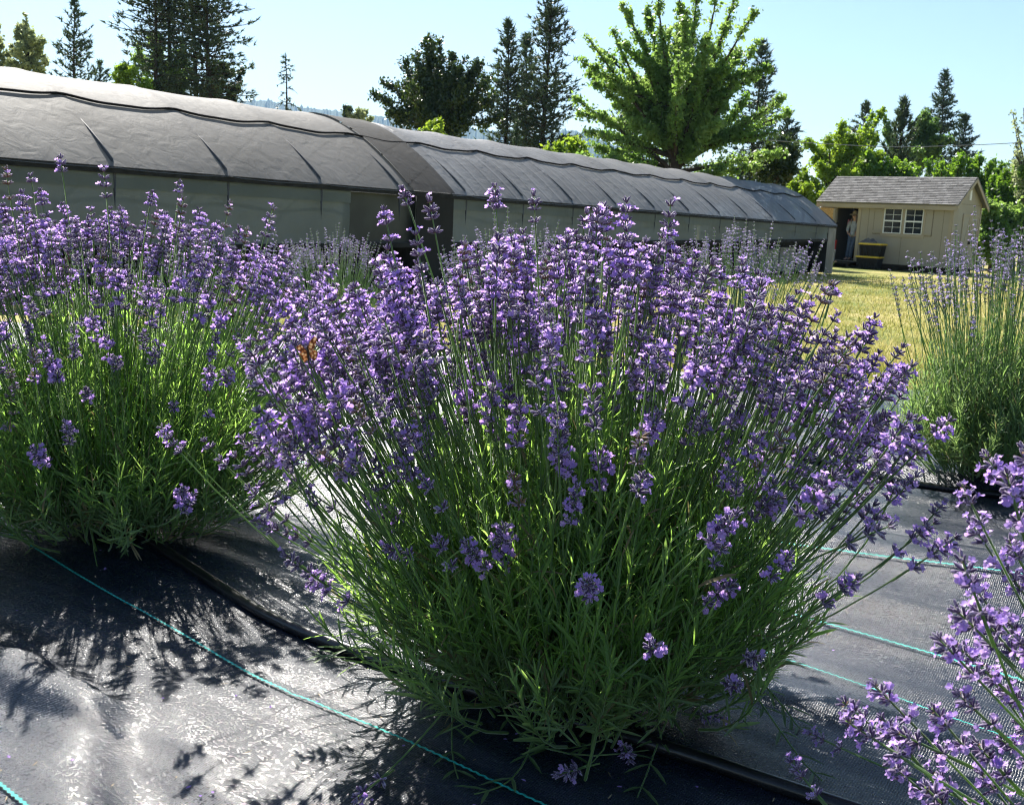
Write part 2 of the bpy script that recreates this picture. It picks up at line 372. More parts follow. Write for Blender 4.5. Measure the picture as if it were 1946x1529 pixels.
# far hills
hm = simple('forest_hill', (.03, .05, .03), (.05, .075, .04), .02, .9, .1)
hb = MB()
for (Yh, s, pts) in ((3000, 1, [(-900, 215), (-300, 215), (200, 205), (440, 196), (500, 191), (560, 203), (640, 212), (760, 226), (900, 245), (1000, 258), (1090, 248), (1140, 266), (1300, 330), (1500, 385), (1700, 425), (1946, 425), (2600, 430), (3200, 440)]),):
    px = np.arange(-900, 3200, 3.0); py = np.interp(px, [p[0] for p in pts], [p[1] for p in pts])
    top = np.array([at(a, c, Yh) for a, c in zip(px, py)])
    top[:, 2] += 5*np.abs(R0.normal(0, 1, len(px)))*(R0.random(len(px)) > .4)
    rows = []
    for t in np.linspace(0, 1, 9):
        P = top.copy(); P[:, 1] -= (1-t)*900; P[:, 0] *= P[:, 1]/Yh*1.0
        P[:, 2] = -8+(top[:, 2]+8)*(t**.8)
        if t < 1: P[:, 2] += R0.normal(0, 4, len(px))
        rows.append(P)
    bk = top.copy(); bk[:, 1] += 900; bk[:, 2] = -8; rows.append(bk)
    hb.grid(np.stack(rows, 0))
tag(hb.build('hills', hm, None, False), 'blue forested ridge showing low behind the trees', 'hill', kind='structure')

# ------------------------------------------------------------------ lavender
def calyx_t(sides, rings):
    prof = {4: [(0, .07), (.3, .14), (.72, .15), (1, .085)], 3: [(0, .08), (.5, .17), (1, .09)]}[rings]
    a = np.arange(sides)*2*PI/sides
    V = np.array([[r*math.cos(t), r*math.sin(t), z] for z, r in prof for t in a]+[[0, 0, prof[-1][0]+.03]])
    Fc = []
    for i in range(len(prof)-1):
        for k in range(sides): Fc.append([i*sides+k, i*sides+(k+1) % sides, (i+1)*sides+(k+1) % sides, (i+1)*sides+k])
    t0 = (len(prof)-1)*sides
    for k in range(sides): Fc.append([t0+k, t0+(k+1) % sides, len(V)-1, -1])
    return V, np.array(Fc)
def corolla_t(lod):
    V = []; Fc = []
    def petal(az, ln, wd, tilt):
        d = np.array([math.cos(az)*math.cos(tilt), math.sin(az)*math.cos(tilt), math.sin(tilt)])
        sd = np.array([-math.sin(az), math.cos(az), 0]); up = np.cross(d, sd)
        o = np.array([math.cos(az)*.12, math.sin(az)*.12, .62]); i = len(V)
        V.extend([o-sd*wd*.25, o+sd*wd*.25, o+d*ln*.55-sd*wd*.55-up*.04, o+d*ln*.55+sd*wd*.55-up*.04, o+d*ln-sd*wd*.3+up*.10, o+d*ln+sd*wd*.3+up*.10])
        Fc.extend([[i, i+1, i+3, i+2], [i+2, i+3, i+5, i+4]])
    petal(rad(62), .62, .55, rad(38)); petal(rad(118), .62, .55, rad(38))
    petal(rad(190), .48, .42, rad(8)); petal(rad(270), .50, .46, rad(-8)); petal(rad(350), .48, .42, rad(8))
    if lod == 0:
        i = len(V); a = np.arange(4)*PI/2
        for z, r in ((0, .08), (.64, .15)):
            V.extend([np.array([r*math.cos(t), r*math.sin(t), z]) for t in a])
        for k in range(4): Fc.append([i+k, i+(k+1) % 4, i+4+(k+1) % 4, i+4+k])
    return np.array(V), np.array(Fc)
CAL = {0: calyx_t(6, 4), 1: calyx_t(4, 3)}
COR = {0: corolla_t(0), 1: corolla_t(1)}
def head_template(rng, lod, style):
    """one flower head: whorls of calyces with open petals; z along the stem; materials stem, calyx, petal, bract"""
    mb = MB()
    if style == 'full':
        zs = [0.0]
        if rng.random() < .7: zs = [-.001*rng.integers(17, 36), 0]
        for k in range(rng.integers(1, 4)): zs.append(zs[-1]+rng.uniform(.009, .0135))
        p_open = rng.choice([.05, .15, .3, .45]); sc = 1.0; cl = .0102; faded = rng.random() < .09
    elif style == 'near':
        zs = [-.026, 0, .0105, .0205]; p_open = rng.uniform(.2, .45); sc = 1.0; cl = .0100
    else:
        zs = [0.0]
        for k in range(rng.integers(4, 7)): zs.append(zs[-1]+rng.uniform(.010, .018))
        p_open = rng.choice([.03, .1, .3]); sc = .85; cl = .0068
    zt = zs[-1]
    if style != 'full': faded = False
    P = np.array([[0, 0, zs[0]-.03], [0, 0, zs[0]], [0, 0, zt+.003]])
    mb.tubes(P, np.array([.0011, .0012, .0007]), 4, 0)
    nW = len(zs)
    for w, z in enumerate(zs):
        ntop = (w == nW-1)
        n = rng.integers(10, 14) if style != 'pale' else rng.integers(6, 9)
        if ntop: n = rng.integers(5, 8)
        az = (np.arange(n)+rng.uniform(-.35, .35, n))*2*PI/n+rng.uniform(0, 6)
        if style != 'pale' and not ntop and n > 6:     # second inner ring
            el = np.where(np.arange(n) % 2 == 0, rng.uniform(.15, .5, n), rng.uniform(.5, .9, n))
        else: el = rng.uniform(.4, .95, n)
        if ntop: el = rng.uniform(.75, 1.35, n)
        d = np.stack([np.cos(az)*np.cos(el), np.sin(az)*np.cos(el), np.sin(el)], -1)
        ln = cl*sc*rng.uniform(.8, 1.1, n)*(.8 if ntop else 1)
        T = np.stack([np.cos(az)*.0011, np.sin(az)*.0011, z+rng.uniform(-.0012, .0012, n)], -1)
        Rm = frame_from(d, rng.uniform(0, 6, n))
        V, Fc = CAL[lod]; cm = np.full(len(Fc), 1); nsd = 6 if lod == 0 else 4
        cm[-nsd:] = 4
        if lod == 0: cm[[nsd*2, nsd*2+3, nsd, nsd+2, nsd*2+1]] = 4
        else: cm[nsd] = 4
        if faded: cm[cm == 1] = 3; p_open = .02
        mb.place((V, Fc, cm), Rm*ln[:, None, None], T)
        op = rng.random(n) < p_open*(.6 if ntop else 1)
        if op.any():
            V, Fc = COR[lod]
            # upper lip towards the stem top
            spin = np.where(True, rng.normal(PI, .5, op.sum()), 0)
            d2 = unit(d[op]+np.array([0, 0, .15])+rng.normal(0, .15, (op.sum(), 3)))
            Rc = frame_from(d2, spin)*(.0070*sc*rng.uniform(.75, 1.2, op.sum()))[:, None, None]
            mb.place((V, Fc, np.full(len(Fc), 2)), Rc, T[op]+d[op]*(ln[op]*.68)[:, None])
        nb = 2
        az2 = np.arange(nb)*PI+rng.uniform(0, 3)
        mb.leaves(np.tile([[0, 0, z-.001]], (nb, 1)), np.stack([np.cos(az2), np.sin(az2), az2*0+.45], -1), np.tile([[0, 0, 1.]], (nb, 1)), .0045*sc, .0038*sc, 3,
                  prof=((0, .6), (.5, 1), (1, .1)))
    return mb
HT = {}
hr = np.random.default_rng(21)
for style, nv in (('full', 14), ('near', 7), ('pale', 9)):
    for lod in (0, 1):
        if lod == 1 and style == 'near': continue
        HT[style, lod] = [head_template(hr, lod, style) for _ in range(nv)]
HMATS = {'full': [M['stem'], M['calyx'], M['petal'], M['bract'], M['wool']], 'pale': [M['stem'], M['calyx_pale'], M['petal_pale'], M['bract'], M['wool']]}
HMATS['near'] = HMATS['full']
HME = {}
for style in ('full', 'near', 'pale'):
    HME[style] = [t.mesh('flower_head', HMATS[style], True) for t in HT[style, 0]]

def bez(B, C, E, n):
    t = np.linspace(0, 1, n)[None, :, None]
    return B[:, None]*(1-t)**2+2*C[:, None]*t*(1-t)+E[:, None]*t*t

GROUPL = 'lavender plants growing through the black fabric'
def lavender(label, base, tips, style, rng, spread=.3, fol_r=.34, fol_h=.38, shoots=330, maxparts=100, hscale=1.0, stem_r=.0011, droop=None, lod_rest=0, leafmat='leaf', b_frac=.44, runners=(), sag=None):
    c = np.array([base[0], base[1], float(fz(base[0], base[1]))])
    root = thing('lavender_plant', label, 'lavender', c, GROUPL)
    tips = np.asarray(tips, float); n = len(tips)
    B = c+np.stack([(tips[:, 0]-c[0])*b_frac+rng.normal(0, .025, n), (tips[:, 1]-c[1])*b_frac+rng.normal(0, .025, n), rng.uniform(.05, .16, n)], -1)
    hor = np.linalg.norm(tips[:, :2]-B[:, :2], axis=1)
    mid = (B+tips)/2; C = mid+rng.normal(0, .022, (n, 3)); C[:, 2] += (-.10*hor if sag is None else sag*hor)+rng.normal(0, .03, n)*hor
    ns = 7
    P = bez(B, C, tips, ns)
    Rr = np.linspace(1.25, .85, ns)[None]*(stem_r*rng.uniform(.85, 1.2, n))[:, None]
    D = unit(tips-C); spin = rng.uniform(0, 2*PI, n); sc = hscale*rng.uniform(.82, 1.18, n)
    var = rng.integers(0, len(HME[style]), n)
    Rm = frame_from(D, spin)
    # the hundred that show largest: nearest to the lens and inside the frame
    px, py = proj(tips); inside = (px > -20) & (px < 1966) & (py > -20) & (py < 1549)
    dist = np.linalg.norm(tips-CAMP, axis=1)+np.where(inside, 0, 10)
    order = np.argsort(dist); first = order[:maxparts]; rest = order[maxparts:]
    for i in first:
        st = MB().tubes(P[i], Rr[i], 5, 0).build('flower_stalk', M['stem'], root, True)
        h = bpy.data.objects.new('flower_head', HME[style][var[i]]); COL.objects.link(h); h.parent = st
        m4 = np.eye(4); m4[:3, :3] = Rm[i]*sc[i]; m4[:3, 3] = tips[i]-c
        h.matrix_local = Matrix(m4.tolist())
    if len(rest):
        mb = MB().tubes(P[rest], Rr[rest], 4, 0)
        tl = HT[style, lod_rest]
        for k in range(len(tl)):
            q = rest[var[rest] == k]
            if len(q): mb.place(tl[k].get(), Rm[q]*sc[q][:, None, None], tips[q])
        tag(mb.build('flower_stalk_mass', HMATS[style], root, True), kind='stuff')
    # foliage: leafy shoots
    az = rng.uniform(0, 2*PI, shoots); q = rng.random(shoots)**.6
    rr = fol_r*q*rng.uniform(.75, 1.15, shoots)
    zt = fol_h*np.sqrt(np.maximum(1-(q*.93)**2, 0))*rng.uniform(.6, 1.12, shoots)+.03
    E = c+np.stack([rr*np.cos(az), rr*np.sin(az), zt], -1)
    Bs = c+np.stack([rr*.5*np.cos(az)+rng.normal(0, .03, shoots), rr*.5*np.sin(az)+rng.normal(0, .03, shoots), rng.uniform(.0, .05, shoots)], -1)
    Cs = Bs*.5+E*.5+np.stack([np.cos(az)*.03, np.sin(az)*.03, -.10*rr], -1)
    Ps = bez(Bs, Cs, E, 6)
    fo = MB().tubes(Ps, np.linspace(.0022, .0009, 6)[None], 4, 1)
    nl = 19
    for j in range(nl):
        t = .22+.78*(j+1)/nl
        pos = bez(Bs, Cs, E, 101)[:, int(round(t*100))]
        tan = unit(2*(1-t)*(Cs-Bs)+2*t*(E-Cs))
        a2 = az+j*1.57+rng.normal(0, .5, shoots)
        x = unit(np.cross(tan, np.array([.3, .2, .9]))); y = np.cross(tan, x)
        for sgn in (1, -1):
            sd = (x*np.cos(a2)[:, None]+y*np.sin(a2)[:, None])*sgn
            op = rng.uniform(.35, .85, shoots)[:, None]
            Dl = unit(tan*(1.0)+sd*op+rng.normal(0, .2, (shoots, 3))+np.array([0, 0, .12]))
            Ll = rng.uniform(.018, .050, shoots)*(1.0 if t < .9 else .7)
            Wl = Ll*rng.uniform(.058, .092, shoots)*np.where(rng.random(shoots) < .12, 1.5, 1)
            low = pos[:, 2]-c[2] < .13
            dry = rng.random(shoots) < (.05 if t > .5 else .12)
            for mm, kk in ((0, ~low & ~dry), (2, low & ~dry), (3, dry)):
                if kk.any(): fo.leaves(pos[kk], Dl[kk], -sd[kk]+.3*tan[kk], Ll[kk], Wl[kk], mm, curl=rng.uniform(-.1, .45, kk.sum()), prof=((0, .45), (.3, 1), (.78, .92), (1, .28)))
    for (r0, r1, r2) in runners:
        Pn = bez(np.array([r0]), np.array([r1]), np.array([r2]), 12)
        Pn[0, :, 2] = np.maximum(Pn[0, :, 2], fz(Pn[0, :, 0], Pn[0, :, 1])+.003)
        fo.tubes(Pn, np.linspace(.0017, .0009, 12)[None], 5, 1)
        for j in range(2, 12, 2):
            for sgn in (1, -1):
                d = unit(Pn[0, j]-Pn[0, j-1]); sd = unit(np.cross(d, [0, 0, 1]))*sgn
                fo.leaves(Pn[0, j][None], (d+sd*.8+np.array([0, 0, .3]))[None], np.array([[0, 0, 1.]]), rng.uniform(.025, .05), .005, 2)
    fo.build('foliage', [M[leafmat], M['stem'], M['leaf_old'], M['leaf_dry']], root, True)
    wb = MB()
    a = rng.uniform(0, 2*PI, 26); r1 = rng.uniform(.05, .15, 26)
    E2 = c+np.stack([r1*np.cos(a), r1*np.sin(a), rng.uniform(.08, .17, 26)], -1); B2 = c+np.stack([.02*np.cos(a), .02*np.sin(a), a*0-.01], -1)
    wb.tubes(bez(B2, (B2+E2)/2+np.array([0, 0, -.02]), E2, 5), np.linspace(.006, .0025, 5)[None], 6, 0)
    wb.build('woody_base', M['wood'], root, True)
    return root, tips, D

def dome(base, n, ax, ay, H, fall, rng, front=1.0, zn=.035, drop=.02):
    """tips of flower stalks over a fan shaped dome; fewer of them lean to the camera"""
    out = []
    c = np.array([base[0], base[1], float(fz(base[0], base[1]))])
    while len(out) < n:
        r = math.sqrt(rng.random())*1.0; a = rng.uniform(0, 2*PI)
        x = r*math.cos(a); y = r*math.sin(a)
        if y < 0 and rng.random() > front+(1-front)*max(0, 1+y*1.6)*1.0: continue
        z = H*(1-fall*r**2.0)+rng.normal(0, zn*.7)-min(rng.exponential(drop), .24)
        out.append(c+np.array([x*ax+rng.normal(0, .02), y*ay+rng.normal(0, .02), z]))
    return out

rg = np.random.default_rng(5)
main_b = tuple(gf(1085, 1305)[:2]); left_b = tuple(gf(222, 985)[:2]); near_b = (.80, .74); mid_b = tuple(gf(1880, 925)[:2])
tips = dome(main_b, 690, .44, .42, .635, .28, rg, front=.16, drop=.065)
extra = [(775, 388, 1.45), (822, 415, 1.4), (943, 395, 1.5), (1016, 398, 1.4), (1188, 432, 1.5), (1270, 430, 1.45), (1110, 432, 1.4), (735, 425, 1.4), (1145, 440, 1.5),
         (1580, 560, 1.45), (1570, 575, 1.5), (1625, 708, 1.35), (1690, 725, 1.4), (1665, 745, 1.3), (1715, 860, 1.35), (1720, 880, 1.4), (1640, 830, 1.3), (1690, 950, 1.3), (1650, 1000, 1.25), (1640, 985, 1.3), (1600, 1120, 1.2), (1735, 1025, 1.25),
         (330, 845, 1.45), (325, 830, 1.5), (400, 850, 1.45), (430, 885, 1.4), (470, 900, 1.4), (485, 940, 1.35), (530, 880, 1.35), (515, 1005, 1.3), (520, 975, 1.35), (600, 960, 1.3), (625, 1120, 1.3),
         (1090, 968, 1.12), (1370, 1045, 1.1), (1365, 1130, 1.15), (1420, 1250, 1.12), (1385, 1300, 1.12), (840, 1040, 1.15), (910, 1062, 1.15), (955, 1045, 1.2), (760, 1050, 1.2), (1065, 830, 1.15), (1072, 880, 1.16), (1140, 890, 1.2), (980, 930, 1.2), (1230, 830, 1.2)]
for k in range(62):     # dense group splayed to the left
    extra.append((rg.uniform(480, 830), rg.uniform(640, 980), rg.uniform(1.12, 1.4)))
for k in range(38):     # and to the right
    extra.append((rg.uniform(1380, 1670), rg.uniform(690, 980), rg.uniform(1.15, 1.45)))
tips += [at(*e) for e in extra]
for q in ((1095, 1478), (1185, 1432), (1330, 1375), (690, 1523)): tips.append(gf(*q)+np.array([0, 0, .012]))
runs = []
for (p0, p1, p2) in (((960, 1330), (880, 1500), (1240, 1440)), ((1000, 1340), (1060, 1500), (900, 1528)), ((1250, 1350), (1240, 1450), (1000, 1440)), ((1380, 1330), (1480, 1420), (1560, 1500)), ((1390, 1330), (1500, 1370), (1520, 1400)), ((880, 1300), (840, 1420), (870, 1500)), ((1300, 1350), (1250, 1430), (1210, 1529)), ((760, 1270), (660, 1260), (600, 1258))):
    a = gnd(*p0); a[2] = .07; bb = gnd(*p1); bb[2] = .02; cc = gnd(*p2); cc[2] = .006
    runs.append((a, bb, cc))
main_root, main_tips, main_D = lavender('largest lavender clump in the middle foreground with long bare green stalks', main_b, tips, 'full', rg, fol_r=.35, fol_h=.43, shoots=740, runners=runs)

tips = dome(left_b, 720, .60, .46, .645, .30, rg, front=.5, drop=.065)
tips += [at(*e) for e in [(118, 325, 2.05), (200, 355, 2.0), (340, 365, 2.1), (432, 408, 2.1), (510, 425, 2.1), (60, 345, 2.2), (285, 390, 2.1), (15, 350, 2.1), (80, 870, 1.75), (130, 825, 1.75), (345, 945, 1.75), (355, 960, 1.72), (65, 690, 1.7), (110, 720, 1.7), (100, 700, 1.72), (395, 790, 1.75), (170, 755, 1.75), (190, 1088, 1.86)]]
lavender('deep violet lavender clump at the left edge in front of the tunnel side', left_b, tips, 'full', rg, fol_r=.46, fol_h=.44, shoots=760)

near_px = [(1640, 1365), (1655, 1400), (1700, 1395), (1690, 1330), (1745, 1410), (1720, 1475), (1805, 1500), (1790, 1525), (1525, 1475), (1565, 1405), (1850, 1255), (1815, 1245), (1870, 1140), (1845, 1110), (1900, 905), (1845, 955), (1925, 945), (1935, 1060), (1870, 1030), (1885, 1290), (1935, 1330), (1850, 1345), (1800, 1380), (1880, 1440), (1925, 1420), (1890, 1500), (1930, 1200), (1940, 1120), (1890, 1200), (1850, 1190), (1960, 900), (1975, 980), (1970, 1250), (1960, 1400), (1990, 1100)]
tips = [at(a, bq, rg.uniform(.66, .84)) for a, bq in near_px]
tips[8] = at(1525, 1475, 1.0); tips[9] = at(1565, 1405, 1.05)
c = np.array([near_b[0], near_b[1], 0])
for k in range(100):
    r = math.sqrt(rg.random()); a = rg.uniform(-PI*.5, PI*.75)
    tips.append(c+np.array([.08+.4*r*math.cos(a), .38*r*math.sin(a), .58*(1-.35*r*r)+rg.normal(0, .04)]))
lavender('nearest lavender with soft focus flower heads reaching in at the lower right corner', near_b, tips, 'near', rg, fol_r=.25, fol_h=.28, shoots=160, sag=.02, hscale=.82)

tips = dome(mid_b, 210, .27, .32, .60, .22, rg, front=.6, zn=.05)
tips += [at(*e) for e in [(1700, 560, 2.6), (1740, 530, 2.7), (1800, 490, 2.7), (1815, 480, 2.7), (1850, 480, 2.75), (1885, 470, 2.75), (1905, 480, 2.7), (1710, 600, 2.6), (1730, 580, 2.6)]]
lavender('pale thin lavender clump at the right edge beside the open lawn', mid_b, tips, 'pale', rg, fol_r=.30, fol_h=.38, shoots=420, lod_rest=1, leafmat='leaf_grey')

for lab, bs, n, H in (('pale grey lilac lavender seen just behind the middle of the largest clump', (.02, 3.52), 170, .60),
                      ('lavender half hidden behind the left violet clump', (-1.25, 4.3), 120, .50),
                      ('grey lilac lavender standing against the right half of the tunnel side', (1.0, 4.62), 220, .62),
                      ('grey lilac lavender at the back centre below the tunnel wall', (.15, 5.25), 180, .62),
                      ('small grey lavender by the dark vent of the tunnel wall', (-1.05, 5.95), 260, .60)):
    lavender(lab, bs, dome(bs, n, .36, .38, H, .28, rg, front=.8, zn=.045), 'pale', rg, fol_r=.30, fol_h=.36, shoots=150, leafmat='leaf_grey', lod_rest=1, maxparts=60, stem_r=.0014, hscale=1.1)

# ------------------------------------------------------------------ drip hoses
M['hose'] = simple('black_poly_hose', (.006, .006, .007), (.014, .014, .016), 12, .26, .45, .1)
def hose(label, pts, r):
    p = np.array(pts); d = np.concatenate([[0], np.cumsum(np.linalg.norm(np.diff(p, axis=0), axis=1))]); t = np.arange(0, d[-1], .02)
    # smooth the corner points
    x = np.interp(t, d, p[:, 0]); y = np.interp(t, d, p[:, 1])
    k = np.ones(15)/15; xp = np.pad(x, 7, mode='edge'); yp = np.pad(y, 7, mode='edge')
    x = np.convolve(xp, k, 'valid'); y = np.convolve(yp, k, 'valid')
    P = np.stack([x, y, fz(x, y)+r*.85], -1)
    o = MB().tubes(P, r, 14, 0, cap=True).build('drip_hose', M['hose'], None, True)
    tag(o, label, 'hose', 'black drip hoses along the lavender rows')
hose('black drip hose curving from the left clump to the largest clump', ext(G((310, 1050), (400, 1110), (480, 1165), (560, 1207), (650, 1240), (800, 1290), (1000, 1360), (1300, 1437), (1500, 1510)), 1.6, .9), .0102)
hose('thin black drip hose running to the pale clump at the right edge', ext(G((1480, 862), (1600, 890), (1700, 912), (1830, 935)), 4.0, 1.5), .0105)

# ------------------------------------------------------------------ butterfly
bc = at(590, 674, 1.20)
bt = thing('butterfly', 'orange speckled butterfly resting on violet lavender heads', 'butterfly', bc)
wm, nt, out = nmat('butterfly_wing'); b = N(nt, 'BsdfPrincipled'); b.inputs['Roughness'].default_value = .7
tc = N(nt, 'TexCoord'); vo = N(nt, 'TexVoronoi', Scale=260); L(nt, tc.outputs['Object'], vo.inputs['Vector'])
cr = N(nt, 'ValToRGB'); e = cr.color_ramp.elements; e[0].position = .22; e[0].color = (.85, .74, .5, 1); e[1].position = .40; e[1].color = (.72, .40, .17, 1); q = e.new(.62); q.color = (.25, .09, .03, 1)
L(nt, vo.outputs['Distance'], cr.inputs['Fac']); L(nt, cr.outputs[0], b.inputs['Base Color'])
tr = N(nt, 'BsdfTranslucent'); L(nt, cr.outputs[0], tr.inputs[0]); ms = N(nt, 'MixShader'); ms.inputs[0].default_value = .4
L(nt, b.outputs[0], ms.inputs[1]); L(nt, tr.outputs[0], ms.inputs[2]); L(nt, ms.outputs[0], out.inputs[0])
def wing(pts, xd, yd):
    mb = MB(); o = bc+np.array([0, -.012, .004])
    V = [o+xd*p[0]+yd*p[1]+unit(np.cross(xd, yd))*(.0025*math.sin(3*p[0]/.02)) for p in pts]
    n = len(V); top = np.array(V); th = unit(np.cross(xd, yd))*.0002
    mb.add(np.vstack([top+th, top.mean(0)+th]), [[i, (i+1) % n, n] for i in range(n)])
    mb.add(np.vstack([top-th, top.mean(0)-th]), [[(i+1) % n, i, n] for i in range(n)])
    mb.add(np.vstack([top+th, top-th]), [[i, i+n, (i+1) % n+n, (i+1) % n] for i in range(n)])
    return mb
fore = [(0, 0), (.006, .008), (.014, .014), (.022, .016), (.024, .012), (.021, .005), (.016, -.001), (.008, -.003)]
hind = [(0, 0), (.009, -.002), (.016, -.004), (.019, -.010), (.015, -.017), (.009, -.019), (.003, -.012)]
for sg, xd, yd in ((1, unit([.75, -.3, .62]), unit([-.35, .25, .9])), (-1, unit([-.85, -.45, .25]), unit([-.2, -.1, 1.0]))):
    wing(fore, np.array(xd)*.72, np.array(yd)*.72).build('fore_wing', wm, bt, True)
    wing(hind, np.array(xd)*.72, np.array(yd)*.72).build('hind_wing', wm, bt, True)
bm_ = simple('butterfly_body', (.05, .03, .02), None, 60, .8)
o = bc+np.array([0, -.012, .004])
MB().tubes(np.array([o+np.array([.001, 0, -.012]), o+np.array([0, 0, -.006]), o, o+np.array([-.001, 0, .006]), o+np.array([-.001, 0, .0085])]), np.array([.0005, .0013, .0017, .0015, .0006]), 8, 0, cap=True).build('body', bm_, bt, True)
for sg in (-1, 1):
    MB().tubes(np.array([o+np.array([0, 0, .008]), o+np.array([sg*.003, -.001, .014]), o+np.array([sg*.006, -.001, .019])]), np.array([.0002, .0002, .0005]), 5).build('antenna', bm_, bt)

# ------------------------------------------------------------------ tunnel greenhouse
_d = ray(2440, 469); AX = unit(np.array([_d[0], _d[1], 0])); PQ = np.array([-AX[1], AX[0], 0]); _p = at(1590, 430, 30.0); P1 = np.array([_p[0], _p[1], 0])
_n = onplane(0, 303, P1, PQ); TN = float(np.dot(_n-P1, AX)); ZH1 = float(_p[2]); ZHN = float(_n[2])
def tz(px, py):
    p = onplane(px, py, P1, PQ); return float(np.dot(p-P1, AX)), float(p[2])
GW = 2.2; GR = 1.13; T0 = TN-9*1.53; print('GH', TN, ZH1, ZHN, tz(1150, 460), tz(480, 467))
def hipz(t): return ZH1+(ZHN-ZH1)*t/TN+.035
def gp(t, q, z): return P1+AX*t+PQ*q+np.array([0, 0, z])
def arch(t, s):
    """s in -1..1 across the roof, -1 is the near eave"""
    q = GW*(1+s); z = hipz(t)+GR*(1-abs(s)**1.7); return q, z
gh = thing('greenhouse', 'long low tunnel greenhouse under grey shade cloth with dark cross band', 'greenhouse', gp(-15, GW, float(gz(0, 20))))
def cover_mat(name, c1, c2, tcol, rough, wr, ribs=0.0, tmix=.3):
    m, nt, out = nmat(name); b = N(nt, 'BsdfPrincipled'); b.inputs['Roughness'].default_value = rough; b.inputs['Specular IOR Level'].default_value = .2
    col, tc, no = varied(nt, c1, c2, .9, 5); L(nt, col, b.inputs['Base Color'])
    mp = N(nt, 'Mapping'); mp.inputs['Rotation'].default_value = (0, 0, -math.atan2(AX[1], AX[0]))
    L(nt, tc.outputs['Object'], mp.inputs['Vector'])
    n1 = N(nt, 'TexNoise', Scale=5, Detail=5, Distortion=.8); L(nt, mp.outputs[0], n1.inputs['Vector'])
    mpw = N(nt, 'Mapping'); mpw.inputs['Rotation'].default_value = (0, 0, rad(5)); mpw.inputs['Scale'].default_value = (7, .45, .45); L(nt, mp.outputs[0], mpw.inputs['Vector'])
    n2 = N(nt, 'TexNoise', Scale=1.1, Detail=4); L(nt, mpw.outputs[0], n2.inputs['Vector'])
    ad = N(nt, 'Math', operation='ADD'); L(nt, n1.outputs['Fac'], ad.inputs[0]); L(nt, n2.outputs['Fac'], ad.inputs[1])
    if ribs:
        wv = N(nt, 'TexWave', Scale=.92, Distortion=1.0, Detail=2); L(nt, mp.outputs[0], wv.inputs['Vector'])
        pwv = N(nt, 'Math', operation='POWER'); pwv.inputs[1].default_value = 10; L(nt, wv.outputs['Fac'], pwv.inputs[0])
        ma = N(nt, 'Math', operation='MULTIPLY_ADD'); ma.inputs[1].default_value = ribs; L(nt, pwv.outputs[0], ma.inputs[0]); L(nt, ad.outputs[0], ma.inputs[2]); ad = ma
    bump(nt, b, ad.outputs[0], wr, .06)
    t = N(nt, 'BsdfTranslucent'); t.inputs[0].default_value = c4(tcol)
    ms = N(nt, 'MixShader'); ms.inputs[0].default_value = tmix
    L(nt, b.outputs[0], ms.inputs[1]); L(nt, t.outputs[0], ms.inputs[2])
    tp_ = N(nt, 'BsdfTransparent'); m2 = N(nt, 'MixShader'); m2.inputs[0].default_value = .06
    L(nt, ms.outputs[0], m2.inputs[1]); L(nt, tp_.outputs[0], m2.inputs[2]); L(nt, m2.outputs[0], out.inputs[0]); return m
M['cover'] = cover_mat('shade_cloth', (.145, .139, .130), (.195, .187, .178), (.32, .32, .32), .65, .17)
M['cover2'] = cover_mat('shade_cloth_older', (.19, .19, .192), (.255, .255, .258), (.26, .26, .26), .5, .34, .5)
M['band'] = cover_mat('dark_shade_cloth', (.022, .022, .022), (.036, .036, .036), (.02, .02, .02), .75, .2)
M['film'] = cover_mat('side_film', (.125, .15, .15), (.19, .22, .22), (.20, .24, .235), .4, .35, 0, .45)
M['dark'] = simple('dark_netting', (.012, .012, .013), (.025, .025, .026), 10, .8, .2)
M['dusk'] = simple('dusky_film', (.02, .023, .022), (.05, .055, .05), 1.5, .5, .4)
M['steel'] = simple('galvanised_pipe', (.035, .037, .04), (.06, .06, .065), 10, .55, .4)
M['rope'] = simple('black_rope', (.008, .008, .008), None, 50, .8, .1)
TA = tz(783, 372)[0]; TB = tz(862, 380)[0]
HS = 1.53
def cover(t0, t1, mat, name, lift=0.0, wr=1.0):
    ts = np.arange(t0, t1+.001, (t1-t0)/max(4, round((t1-t0)/.085))); ss = np.sign(np.linspace(-1, 1, 57))*np.abs(np.linspace(-1, 1, 57))**.8
    P = np.zeros((len(ts), len(ss), 3))
    for i, t in enumerate(ts):
        ph = (t/HS) % 1.0
        for j, s_ in enumerate(ss):
            q, z = arch(t, s_)
            sag = -.022*math.sin(PI*ph)*(1-.35*abs(s_))
            wrk = .006*float(vnoise(t*3.1+s_*4, s_*7, 3))*wr+.012*float(vnoise(t*1.1, s_*3, 5))*wr
            dh = min(ph, 1-ph)*HS
            z2 = z+(sag+wrk)+lift+.010*math.exp(-(dh/.07)**2)
            if abs(s_) > .985: z2 -= .03; 
            P[i, j] = gp(t, q+(-.03 if s_ < -.985 else (.03 if s_ > .985 else 0)), z2)
    MB().grid(P).build(name, mat, gh, True)
cover(T0, TA+.05, M['cover'], 'shade_cover', 0, .9)
cover(TA, TB, M['band'], 'cross_band', .035, .4)
cover(TB-.05, 0, M['cover2'], 'shade_cover', 0, 1.3)
# rope along the roof, sagging between the hoops
ts = np.arange(T0, 0, .1); pr = []
for t in ts:
    ph = (t/HS) % 1.0; s_ = -.50-.03*math.sin(PI*ph)+.004*math.sin(t*9); q, z = arch(t, s_); pr.append(gp(t, q-.01, z-.022*math.sin(PI*ph)*.8+.018))
MB().tubes(np.array(pr), .017, 6).build('rope', M['rope'], gh, True)
